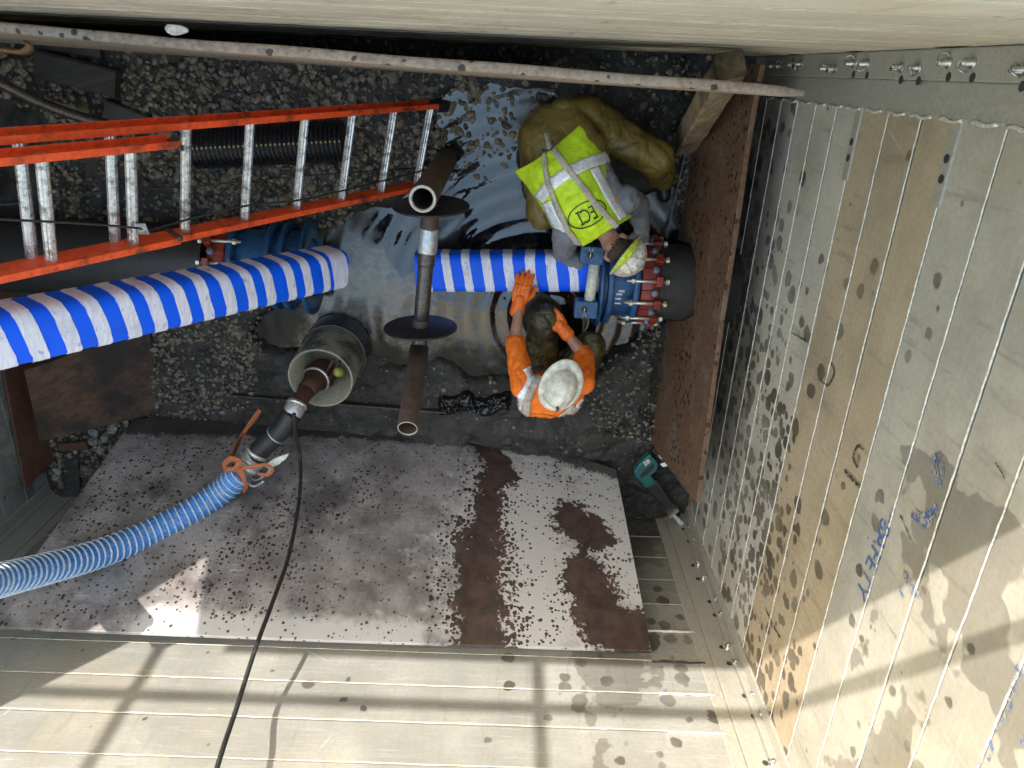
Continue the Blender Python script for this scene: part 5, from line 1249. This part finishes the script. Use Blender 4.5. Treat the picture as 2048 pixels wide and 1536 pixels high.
drape('reflective_stripe', bvv, [(1094, 404), (1108, 436), (1130, 466), (1156, 490)], 19, M_REFW, pyl, .006)
drape('reflective_stripe', bvv, [(1188, 336), (1204, 366), (1224, 402), (1246, 436)], 19, M_REFW, pyl, .006)
drape('suspender', bvv, [(1090, 298), (1092, 335), (1101, 372), (1118, 415), (1140, 462), (1158, 488)], [8, 11], M_SUSP, pyl, .014)
drape('suspender', bvv, [(1097, 286), (1118, 314), (1152, 358), (1190, 408), (1222, 442), (1232, 452)], 11, M_SUSP, pyl, .014)
tl = text_mesh('ECI', 1.0); right = (-.895, .446); up_ = (.446, .895)
bm = bmesh.new(); bm.from_mesh(tl); xm = max(v.co.x for v in bm.verts); ym = max(v.co.y for v in bm.verts); yn_ = min(v.co.y for v in bm.verts)
for y0 in (ym - .07, yn_):
    bm.faces.new([bm.verts.new((xm - .045 + a, y0 + b, 0)) for a, b in ((-.17, 0), (.17, 0), (.17, .07), (-.17, .07))])
bmesh.ops.triangulate(bm, faces=bm.faces)
for _ in range(2): bmesh.ops.subdivide_edges(bm, edges=[e for e in bm.edges if e.calc_length() > .12], cuts=1, use_grid_fill=True)
bmesh.ops.triangulate(bm, faces=bm.faces); bm.to_mesh(tl); bm.free()
for v in tl.vertices: v.co.x *= .92; v.co.y *= 1.35
lt = print_px('logo_lettering', bvv, tl, (1174, 428), right, up_, 28, M_INK, pyl, .008)
print_px('logo_ring', bvv, ring2d(41, 25, 2.4), (1174, 428), right, up_, 1, M_INK, pyl, .005)
kb = P(1097, 284, .84)
mb = MB(); tube(mb, spline([P(1084, 298, .82), P(1090, 301, .85), P(1102, 299, .85), P(1108, 288, .85), P(1103, 282, .84)], 6), .0045, 6); part('strap_tie', mb, M_BLACK, pyl, True)
ribbon('suspender_end', [P(1092, 266, .74), P(1095, 280, .80), P(1098, 292, .83), P(1100, 300, .84)], .032, M_SUSP, pyl)
# hair, hat and stickers
hu = hup.normalized(); hf_ = (hfw - hu * hfw.dot(hu)).normalized(); hs_ = hf_.cross(hu)
B = Body(); B.ell(hd - hf_ * .014 + hu * .012, hs_ * .085, hf_ * .094, hu * .100); B.build('hair', M_HAIR, pyl, .007, 3, .003, 60)
mb = MB(); lathe(mb, hd + hu * .028, hu, [(-.018, .099), (-.018, .102), (.018, .105), (.018, .100)], 40, up=hf_, sx=.92, sy=1.06); part('hat_suspension', mb, M_BLACK, pyl, True)
M_HATT = dirty('tan stickered hat', (.52, .46, .38), (.2, .16, .12), .6, 16, .5)
cap = hard_hat('hard_hat', hd + hu * .045, hu, hf_, M_HATT, pyl, .132, .155, .09, .125)
bvc = bvh_of([cap]); M_LIME = dirty('lime sticker', (.48, .62, .03), (.2, .25, .03), .5, 30, .5); M_STK = dirty('worn white sticker', (.72, .69, .64), (.35, .2, .16), .6, 45, .5)
drape('lime_band', bvc, [(1222, 537), (1242, 524), (1259, 505), (1272, 480)], 14, M_LIME, cap, .003, 10)
for (u, v, r) in ((1264, 524, 9.5), (1250, 536, 8), (1266, 535, 7.5), (1281, 508, 8), (1279, 524, 7), (1284, 494, 6), (1256, 543, 5)):
    m = bpy.data.meshes.new('sticker'); m.from_pydata([(0, 0, 0)] + [(math.cos(i * .3142) * r, math.sin(i * .3142) * r, 0) for i in range(20)], [], [(0, i + 1, (i + 1) % 20 + 1) for i in range(20)])
    print_px('sticker', bvc, m, (u, v), (1, 0), (0, -1), 1, M_STK, cap, .0035)
